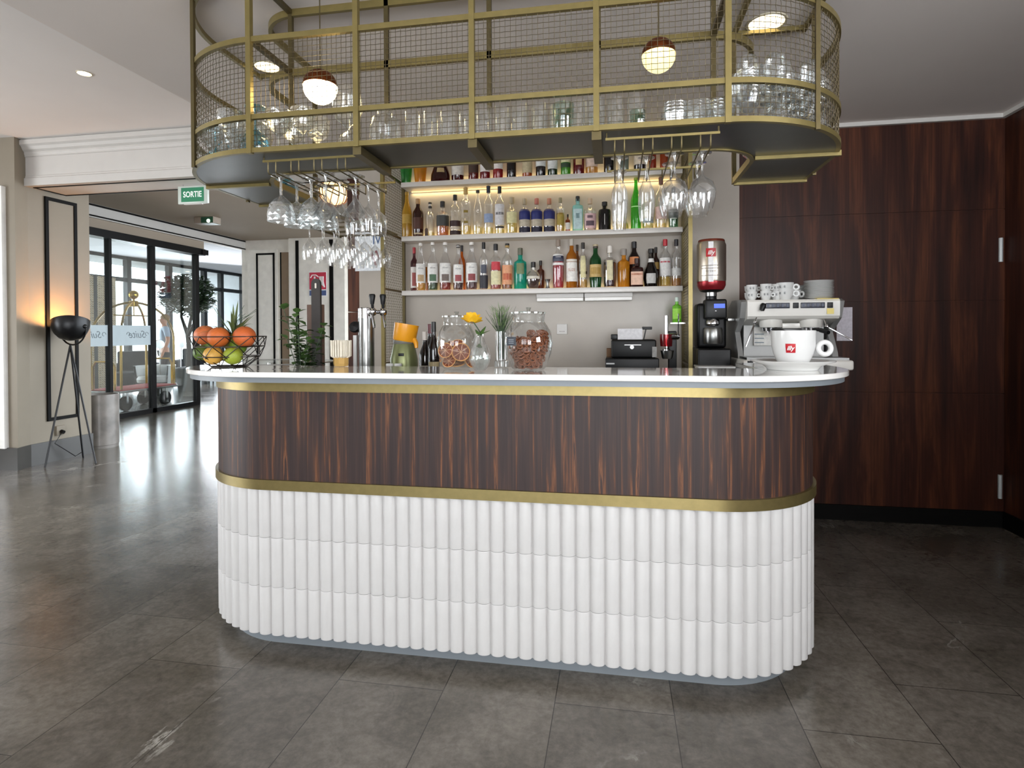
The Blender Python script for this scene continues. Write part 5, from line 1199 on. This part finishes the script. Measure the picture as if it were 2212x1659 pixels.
# poster on the wall left of the back bar
po2 = thing('poster', 'white poster with blue and dark red letters on the wall left of the shelves', 'poster', (at(812, 530, 4.14).x-.03, 4.146, at(812, 530, 4.14).z))
MB().box(-.14, .10, -.002, .002, -.19, .17).build('sheet', paper('e2e6ea'), po2, ang=0)
text('lettering', 'IV', .10, mat('poster_blue', '3a5a88', .5), po2, (.035, -.003, .04), sx=.8)
text('lettering', 'II', .15, mat('poster_red', '7a2030', .5), po2, (.03, -.003, -.10), rot=(pi/2, -.35, 0), bold=.001)
# ------------------------------------------------------------------ left side: lamp, bin, signs, cart
fl = thing('floor_lamp', 'black tripod floor lamp with a tilted bowl shade glowing at the wall', 'floor lamp', (-5.15, 4.82, 0))
def fll(m): m.v = [(x+5.15, y-4.82, z) for x, y, z in m.v]; return m
hub = at(152, 745, 4.82); ft = [onz(97, 1010, 0), onz(180, 989, 0), onz(207, 1001, 0)]
for f_ in ft: fll(MB().rod((f_.x, f_.y, 0), (hub.x, hub.y, hub.z), .009, n=8)).build('leg', BLACK, fl)
bc_ = at(153, 712, 4.82); BRD = .165
fll(MB().tube([(bc_.x+BRD*.93*cos(a), bc_.y+.02, bc_.z+.02+(hub.z-bc_.z-.02)*max(0, -sin(a))) for a in [-pi+pi*i/12 for i in range(13)]], .008, 8)).build('yoke', BLACK, fl)
for sg in (-1, 1): fll(MB().sphere((bc_.x+sg*BRD*.95, bc_.y, bc_.z+.03), .022, 12, 8)).build('pivot_knob', BLACK, fl)
tilt = Matrix.Translation((bc_.x, bc_.y, bc_.z+.075)) @ Matrix.Rotation(-.30, 4, 'X') @ Matrix.Rotation(-.26, 4, 'Y')
pf = [(z_[0]*.80, z_[1]*1.12) for z_ in [(.01, -.165), (.06, -.16), (.12, -.14), (.165, -.10), (.195, -.05), (.20, 0), (.196, .0), (.19, -.048), (.16, -.096), (.115, -.134), (.06, -.152), (1e-4, -.156)]]
m = MB().lathe(pf, 36); m.xf(tilt); fll(m).build('bowl_shade', BLACK, fl)
m = MB().sphere((0, 0, -.06), .04, 16, 10); m.xf(tilt); fll(m).build('bulb', mat('warm_bulb', 'ffb45a', .4, emit=14), fl)
pl = bpy.data.lights.new('lamp_bulb', 'POINT'); pl.energy = 20; pl.color = (1, .42, .08); pl.shadow_soft_size = .05
po_ = bpy.data.objects.new('lamp_bulb', pl); COL.objects.link(po_); po_.location = Vector(tilt @ Vector((-.02, .0, -.015)))
fll(MB().tube([(ft[1].x, ft[1].y-.02, .06), (-5.30, 4.93, .03), (-5.395, 4.80, .18), (-5.405, 4.90, .29)], .004, 6)).build('cord', BLACKP, fl)
sk = thing('wall_plug', 'white wall socket with a plug below the framed lamp wall panel', 'socket', (-5.428, 4.88, .295)); MB().box(-.006, .02, -.045, .045, -.045, .045, .004).build('plate', CREAM, sk)
MB().rod((.02, 0, -.01), (.05, 0, -.02), .018, n=10).build('plug', BLACKP, sk)
p = Vector((-5.245, 5.50, 0)); p = onz(222, 966, 0); s_ = 5.52/p.y; bxn = at(218, 900, 5.52)
bn = thing('waste_bin', 'tall grey marbled cylindrical bin beside the tripod lamp', 'bin', (bxn.x, 5.52, 0))
R_ = (at(247, 900, 5.52).x-at(190, 900, 5.52).x)/2
MB().lathe([(1e-4, 0), (R_*.97, 0), (R_*.97, .03), (R_, .035), (R_, at(218, 851, 5.52).z), (R_*.95, at(218, 851, 5.52).z), (R_*.93, .5), (1e-4, .5)], 36).build('body', mat('marbled_grey', '7d7873', .3, var=.35, scale=6), bn)
GREEN = mat('exit_green', '1f7a55', .5, var=.04, emit=.15)
s1 = at(418, 421, 4.80)
ex = thing('exit_sign', 'green and white SORTIE exit sign hanging under the beam', 'sign', (s1.x, 4.80, s1.z))
w_ = (at(450, 421, 4.8).x-at(386, 421, 4.8).x)/2; h_ = (at(418, 402, 4.8).z-at(418, 440, 4.8).z)/2
rzs = .08
e_ = MB().box(-w_, w_, -.012, .012, -h_, h_, .003); e_.build('plate', mat('clear_sign_plate', 'c9d3cc', .2), ex)
gp_ = MB().box(-w_*.76, w_*.76, -.0145, -.012, -h_*.8, h_*.8).build('green_panel', GREEN, ex, ang=0)
text('lettering', 'SORTIE', h_*.92, mat('sign_white', 'f2f6f2', .5, emit=.3), gp_, (0, -.0152, 0), sx=.8, bold=.0012)
MB().box(-w_*.6, w_*.6, -.012, .012, -h_-.008, -h_).build('lamp_strip', WHITE, ex, ang=0)
for x in (-w_*.7, w_*.7): MB().rod((x, 0, h_), (x, 0, 2.63-s1.z), .003).build('hanger', CHROME, ex)
q = onz(448, 470, ZL); q = q
em2 = thing('emergency_light', 'small green-lit emergency lamp box under the lobby ceiling', 'emergency light', (q.x, q.y, ZL))
MB().box(-.17, .17, -.09, .09, -.10, 0, .01).build('housing', mat('emergency_case', 'a89c90', .5), em2)
MB().box(-.04, .165, -.094, -.09, -.095, -.01).box(-.04, .165, -.09, .09, -.104, -.10).build('green_face', mat('emergency_green', '2a5a44', .4), em2, ang=0)
MB().sphere((.09, -.092, -.07), .028, 10, 8).build('lamp', mat('emergency_lamp', 'e8ffe8', .4, emit=3), em2)
# fire sign on the lobby wall
f0, f1 = at(667, 587, 10.19), at(706, 640, 10.19); fc = (f0+f1)/2; fw, fh = (f1.x-f0.x)/2, (f0.z-f1.z)/2
fs_ = thing('fire_extinguisher_sign', 'red and blue fire extinguisher sign on the white lobby pillar', 'sign', (fc.x, 10.194, fc.z))
MB().box(-fw, fw, -.004, .005, -fh, fh).build('white_plate', paper('eef0f2'), fs_, ang=0)
rf_ = MB().box(-fw*.93, fw*.93, -.008, -.004, -fh*.44, fh*.93).build('red_field', mat('sign_red', 'c4344c', .5), fs_, ang=0)
MB().box(-fw*.93, fw*.93, -.008, -.004, -fh*.93, -fh*.52).build('blue_field', mat('sign_blue', '4a5a88', .5), fs_, ang=0)
m = MB(); SWH = paper('f4f0f0')
m.box(-fw*.52, -fw*.15, -.011, -.008, -fh*.40, fh*.35).box(-fw*.42, -fw*.25, -.011, -.008, fh*.35, fh*.6).tube([(-fw*.8, -.0095, fh*.5), (-fw*.6, -.0095, fh*.72), (-fw*.2, -.0095, fh*.72), (.1*fw, -.0095, fh*.55)], .012, 5)
for k in range(3): m.tube([(fw*(.25+.18*k), -.0095, fh*.6), (fw*(.28+.16*k), -.0095, fh*.2), (fw*(.55+.1*k), -.0095, -fh*.1-.02*k)], .014, 5)
m.build('pictogram', SWH, rf_, ang=0)
# glowing woven lamp deep in the lobby
q = at(722, 415, 5.9)
lp = thing('woven_pendant', 'glowing woven globe lamp seen through the hanging glasses at left', 'pendant lamp', (q.x, 5.9, q.z))
m = MB(); rl = .16
for i in range(9): m.torus((0, 0, 0), rl, .005, 28, 5, (cos(i*.7), sin(i*.7)*1.2, .3*((i % 3)-1)))
m.build('woven_shell', mat('amber_weave', '7a4a22', .6), lp)
MB().sphere((0, 0, 0), rl*.93, 20, 14).build('lit_diffuser', mat('lamp_glow', 'ffd79a', .5, emit=2.2), lp)
MB().rod((0, 0, rl), (0, 0, ZL-q.z), .004).build('cord', BLACKP, lp)
# round glass table behind the left end of the bar
gt = thing('glass_high_table', 'round glass-topped high table with pale rim just behind the left bar end', 'table', (-1.79, 2.80, 0))
MB().lathe([(1e-4, 1.092), (.31, 1.092), (.31, 1.099), (1e-4, 1.099)], 48).build('glass_top', PANE, gt)
MB().torus((0, 0, 1.0955), .312, .0035, 60, 6).build('rim', WHITE, gt)
MB().rod((0, 0, .02), (0, 0, 1.092), .022, n=14).build('column', CHROME, gt)
MB().lathe([(1e-4, 0), (.2, 0), (.2, .012), (.03, .03), (1e-4, .03)], 32).build('foot', STEEL, gt)
# luggage cart behind the glass door
cx_, cy_ = -8.0, 8.55
lc = thing('luggage_cart', 'brass birdcage luggage cart with red deck behind the glass door', 'luggage cart', (cx_, cy_, 0))
MB().box(-.32, .32, -.62, .62, .30, .335, .01).build('deck_frame', STEEL, lc)
MB().box(-.30, .30, -.60, .60, .335, .355, .006).build('red_deck', mat('red_carpet', 'b04a4a', .9, var=.15, scale=60), lc)
for sx in (-1, 1):
    m = MB(); pts = [(sx*.28, -.56, .35), (sx*.28, -.56, 1.15)]+[(sx*.28*(cos(a)), -.56*cos(a), 1.15+.62*sin(a)) for a in [pi/2*i/8 for i in range(1, 9)]]
    m.tube(pts, .019, 8); m.build('arch_tube', GOLD, lc)
    m = MB(); pts = [(sx*.28, .56, .35), (sx*.28, .56, 1.15)]+[(sx*.28*cos(a), .56*cos(a), 1.15+.62*sin(a)) for a in [pi/2*i/8 for i in range(1, 9)]]
    m.tube(pts, .019, 8); m.build('arch_tube', GOLD, lc)
MB().box(-.05, .05, -.05, .05, 1.70, 1.80, .01).sphere((0, 0, 1.90), .075, 16, 12).rod((0, 0, 1.8), (0, 0, 1.85), .02).build('crown_ball', GOLD, lc)
MB().rod((0, -.40, 1.55), (0, .40, 1.55), .012).rod((0, 0, 1.55), (0, 0, 1.72), .01).build('hanging_bar', GOLD, lc)
for y in (-.60, .60):
    MB().tube([(-.2, y, .35), (-.2, y, .72), (-.15, y, .80), (.15, y, .80), (.2, y, .72), (.2, y, .35)], .017, 8).build('end_rail', GOLD, lc)
for x, y in ((-.22, -.42), (.22, -.42), (-.22, .42), (.22, .42)):
    MB().lathe([(1e-4, -.03), (.11, -.03), (.12, -.02), (.12, .02), (.11, .03), (1e-4, .03)], 24).xf(Matrix.Translation((x, y, .12)) @ Matrix.Rotation(pi/2, 4, 'Y')).build('wheel', BLACKP, lc)
    MB().box(x-.04, x-.033, y-.02, y+.02, .12, .30).box(x+.033, x+.04, y-.02, y+.02, .12, .30).build('fork', CHROME, lc, ang=0)
# tree in the vestibule, woven screen, tub chairs
tx = onx(396, 830, -8.9); 
tr = thing('potted_tree', 'dark round-crowned tree in a pot behind the glass door', 'tree', (-9.2, 11.28, 0))
MB().lathe([(1e-4, 0), (.2, 0), (.28, .5), (.25, .5), (.24, .45), (1e-4, .45)], 20).build('pot', mat('grey_planter', '6a6a68', .6), tr)
MB().tube([(0, 0, .4), (.02, 0, .9), (-.02, .02, 1.2)], [.06, .05, .05], 8).tube([(-.02, .02, 1.2), (-.2, .05, 1.6), (-.25, .1, 1.9)], [.045, .03, .02], 7).tube([(-.02, .02, 1.2), (.08, 0, 1.6), (.05, .1, 2.0)], [.045, .03, .02], 7).tube([(-.02, .02, 1.2), (.22, -.02, 1.55), (.35, 0, 1.9)], [.045, .03, .02], 7).build('trunk', mat('dark_bark', '2c2620', .8, var=.2), tr)
m = MB(); rt = random.Random(4)
for i in range(2600):
    a = rt.uniform(0, 2*pi); e = math.acos(rt.uniform(-1, 1)); r = .55*rt.random()**.33; leafy(m, (r*cos(a)*sin(e), r*sin(a)*sin(e), 2.08+.48*r/.55*cos(e)*.95), rt.uniform(.09, .15), rt)
m.build('crown', LEAFD, tr)
def weave_mat():
    m, nt, b, tc = newmat('woven_rattan', .7)
    br = nt.nodes.new('ShaderNodeTexBrick'); br.inputs['Scale'].default_value = 6; br.inputs['Color1'].default_value = srgb('b8a07c'); br.inputs['Color2'].default_value = srgb('8f7a5c'); br.inputs['Mortar'].default_value = srgb('efe6d0')
    mp = nt.nodes.new('ShaderNodeMapping'); mp.inputs['Rotation'].default_value = (0, .785, 1.57); nt.links.new(tc.outputs['Object'], mp.inputs['Vector']); 
    sx = nt.nodes.new('ShaderNodeSeparateXYZ'); cx = nt.nodes.new('ShaderNodeCombineXYZ'); nt.links.new(tc.outputs['Object'], sx.inputs[0])
    ad = nt.nodes.new('ShaderNodeMath'); sb = nt.nodes.new('ShaderNodeMath'); sb.operation = 'SUBTRACT'
    ab = nt.nodes.new('ShaderNodeMath'); ab.operation = 'PINGPONG'; ab.inputs[1].default_value = .14; nt.links.new(sx.outputs['Y'], ab.inputs[0])
    nt.links.new(ab.outputs[0], ad.inputs[0]); nt.links.new(sx.outputs['Z'], ad.inputs[1]); nt.links.new(ab.outputs[0], sb.inputs[0]); nt.links.new(sx.outputs['Z'], sb.inputs[1])
    nt.links.new(ad.outputs[0], cx.inputs['X']); nt.links.new(sb.outputs[0], cx.inputs['Y']); nt.links.new(cx.outputs[0], br.inputs['Vector']); nt.links.new(br.outputs['Color'], b.inputs['Base Color']); return m
ws = thing('woven_screen', 'tall braided rattan screen behind the left pane of the glass door', 'screen', (-9.3, 9.0, 0))
MB().box(-.03, .03, -.22, .5, 0, 2.3, .01).build('rattan_panel', weave_mat(), ws); MB().box(-.035, .035, .02, .09, 0, 2.31).build('dark_upright', BLACK, ws, ang=0)
def tub(label, loc, rz):
    t = thing('tub_chair', label, 'chair', loc, rz, group='white tub chairs')
    m = MB(); N = 20; vs = []
    for k, (z, r) in enumerate(((.0, .24), (.30, .33), (.62, .36), (.62, .32), (.42, .30))):
        for i in range(N+1): a = -pi*.15+pi*1.3*i/N; vs.append((r*cos(a), r*sin(a), z))
    m.add(vs, [(k*(N+1)+i, k*(N+1)+i+1, (k+1)*(N+1)+i+1, (k+1)*(N+1)+i) for k in range(4) for i in range(N)]); m.build('shell', PORC, t)
    MB().lathe([(1e-4, .30), (.30, .30), (.31, .36), (.28, .42), (1e-4, .43)], 24).build('seat', WHITE, t)
    MB().lathe([(1e-4, 0), (.2, 0), (.22, .02), (.06, .04), (.05, .3)], 20).build('foot', CHROME, t)
tub('white tub chair just left of the bar end by the entrance', (-6.35, 9.3, 0), -.6)
tub('white tub chair outside the glass door beyond the luggage cart', (-8.9, 10.0, 0), .3)
for x, y, l in ((-10.35, 11.0, 'dark padded armchair behind the luggage cart, beyond the glass door'), (-10.3, 12.9, 'dark padded armchair further back near the windows')):
    t = thing('armchair', l, 'chair', (x, y, 0), .5, group='dark armchairs beyond the glass'); DF = mat('charcoal_fabric', '2e2f33', .9, var=.15)
    MB().box(-.36, .36, -.36, .36, .14, .42, .04).build('seat', DF, t); MB().box(-.36, .36, .26, .40, .40, .86, .04).build('backrest', DF, t)
    for sx in (-1, 1): MB().box(sx*.40-.05, sx*.40+.05, -.36, .36, .14, .60, .03).build('armrest', DF, t)
    for sx in (-1, 1):
        for sy in (-1, 1): MB().rod((sx*.33, sy*.3, 0), (sx*.33, sy*.3, .15), .018).build('leg', BLACK, t)
for px, Y, l in ((345, 12.6, 'round white sign paddle with added glow on a thin stem behind the glass, left one'), (391, 13.4, 'round pale sign paddle with added glow on a thin stem behind the glass, right one')):
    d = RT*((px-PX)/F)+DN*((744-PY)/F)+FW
    q = onx(px, 744, -8.9 if px < 360 else -10.3); t = thing('round_sign', l, 'lamp', (q.x, q.y, 0), group='round signs beyond the glass')  # filed as lamp, but these are sign paddles with added glow
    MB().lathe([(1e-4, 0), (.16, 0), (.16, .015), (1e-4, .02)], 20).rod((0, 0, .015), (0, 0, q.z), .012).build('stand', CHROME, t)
    MB().sphere((0, 0, q.z), .085, 16, 10).build('sign_paddle', mat('glowing_sign_white', 'e4ecf0', .4, emit=.9), t)  # sign paddles, not lamps; the glow is added to whiten them
# the person standing beyond the glass
def skin(name, pts, edges, m, parent, sub=2):
    me = bpy.data.meshes.new(name); me.from_pydata([p[:3] for p in pts], edges, []); o = bpy.data.objects.new(name, me); COL.objects.link(o)
    sk_ = o.modifiers.new('skin', 'SKIN'); sk_.use_smooth_shade = True
    for i, p in enumerate(pts): o.data.skin_vertices[0].data[i].radius = (p[3], p[4] if len(p) > 4 else p[3])
    o.data.skin_vertices[0].data[0].use_root = True
    sb = o.modifiers.new('smooth', 'SUBSURF'); sb.levels = sub; sb.render_levels = sub
    e2 = bpy.data.meshes.new_from_object(o.evaluated_get(bpy.context.evaluated_depsgraph_get())); bpy.data.objects.remove(o)
    e2.materials.clear(); e2.materials.append(m); e2.name = name; e2.shade_smooth()
    o = bpy.data.objects.new(name, e2); COL.objects.link(o); o.parent = parent; return o
q = onz(357, 848, 0)
pe = thing('person', 'person in pale blue top and dark trousers standing behind the luggage cart', 'person', (q.x, q.y, 0), -.7)
P_ = [(0, 0, .90, .115, .085), (0, .0, 1.02, .10, .08), (0, .0, 1.22, .125, .085), (0, .005, 1.36, .075, .06), (0, -.005, 1.43, .042), (0, -.02, 1.50, .072, .085), (0, -.015, 1.575, .07, .082)]
E_ = [(i, i+1) for i in range(6)]
for sx in (-1, 1):
    b0 = len(P_); hand = (.16, -.20, 1.0) if sx < 0 else (.25, -.07, .80)
    el_ = (.215, .03, 1.10); P_ += [(sx*.15, .0, 1.345, .052), (sx*el_[0], el_[1], el_[2], .042), (sx*hand[0], hand[1], hand[2]+.06, .027), (sx*hand[0], hand[1]-.02, hand[2], .034, .02)]
    E_ += [(3, b0), (b0, b0+1), (b0+1, b0+2), (b0+2, b0+3)]
    for k in range(4): P_ += [(sx*hand[0]+(k-1.5)*.017, hand[1]-.03, hand[2]-.045, .0085), (sx*hand[0]+(k-1.5)*.018, hand[1]-.045, hand[2]-.075+.006*abs(k-1.5), .0075)]; i0 = len(P_)-2; E_ += [(b0+3, i0), (i0, i0+1)]
    P_ += [(sx*hand[0]-sx*.035, hand[1]-.03, hand[2]-.01, .010), (sx*hand[0]-sx*.045, hand[1]-.045, hand[2]-.035, .0085)]; i0 = len(P_)-2; E_ += [(b0+3, i0), (i0, i0+1)]
    b1 = len(P_); P_ += [(sx*.085, .0, .82, .085), (sx*.10, -.015, .46, .056), (sx*.10, .02, .09, .038), (sx*.11, -.12, .035, .036, .03)]
    E_ += [(0, b1), (b1, b1+1), (b1+1, b1+2), (b1+2, b1+3)]
skin('body', P_, E_, mat('skin_tone', 'c98f72', .5, var=.04), pe)
skin('top', [(0, 0, .88, .135, .10), (0, 0, 1.02, .118, .095), (0, 0, 1.22, .140, .10), (0, .005, 1.345, .095, .07), (-.155, .0, 1.34, .064), (-.205, .03, 1.15, .056), (.155, .0, 1.34, .064), (.205, .03, 1.15, .056)], [(0, 1), (1, 2), (2, 3), (3, 4), (4, 5), (3, 6), (6, 7)], mat('pale_blue_cotton', 'b4c2d4', .8, var=.12), pe)
skin('trousers', [(0, 0, .92, .125, .095), (-.088, 0, .80, .098), (-.10, -.013, .46, .070), (-.10, .02, .10, .060), (.088, 0, .80, .098), (.10, -.013, .46, .070), (.10, .02, .10, .060)], [(0, 1), (1, 2), (2, 3), (0, 4), (4, 5), (5, 6)], mat('dark_trousers', '2a2422', .85, var=.1), pe)
m = MB().lathe([(max(1e-4, .094*sin(a)), .094*cos(a)) for a in [i*pi*.62/8 for i in range(9)]], 20); m.xf(Matrix.Translation((0, .012, 1.565)) @ Matrix.Rotation(-.45, 4, 'X')); m.build('hair', mat('light_brown_hair', '8a6a48', .7, var=.25, scale=40), pe)
for sx in (-1, 1):
    MB().sphere((sx*.030, -.098, 1.535), .010, 10, 8).build('eye', mat('eye_white', 'e8e4e0', .3), pe); MB().sphere((sx*.073, -.01, 1.525), .016, 10, 8, 1.5).build('ear', mat('skin_tone', 'c98f72'), pe)
    MB().box(sx*.105-.04, sx*.105+.04, -.19, .06, 0, .06, .02).build('shoe', BLACKP, pe)
MB().lathe([(1e-4, 0), (.012, .002), (.006, .035)], 10, (0, -.108, 1.505)).build('nose', mat('skin_tone', 'c98f72'), pe)
MB().box(-.022, .022, -.101, -.094, 1.480, 1.487, .002).build('mouth', mat('lip_red', 'a2554c', .5), pe)
# greenery and buildings in the street
for x, y, s, l in ((-19, 9.5, 1.6, 'street tree in pale daylight beyond the left vestibule windows'), (-22, 15, 2.0, 'street tree further along the sunlit street')):
    t = thing('street_tree', l, 'tree', (x, y, -.05)); MB().tube([(0, 0, 0), (.05, 0, 1.4*s)], [.16, .1], 8).build('trunk', mat('dark_bark', '2c2620', .8), t)
    m = MB()
    for i in range(700):
        a = rt.uniform(0, 2*pi); e = math.acos(rt.uniform(-1, 1)); r = s*rt.random()**.33; leafy(m, (r*cos(a)*sin(e), r*sin(a)*sin(e), 2.2*s+r*.8*cos(e)), rt.uniform(.2, .4), rt)
    m.build('crown', LEAF, t)
b_ = thing('street_building', 'pale building across the street seen through the entrance', 'building', (-40, 18, -.05))
MB().box(-3, 3, -14, 12, 0, 4.2).build('walls', mat('pale_render', 'd8d2c6', .9), b_, ang=0)
for y in (-11, -7, -3, 1, 5, 9): MB().box(3, 3.05, y-1, y+1, .9, 3.0).build('window', mat('dark_window', '4a5258', .2), b_, ang=0)
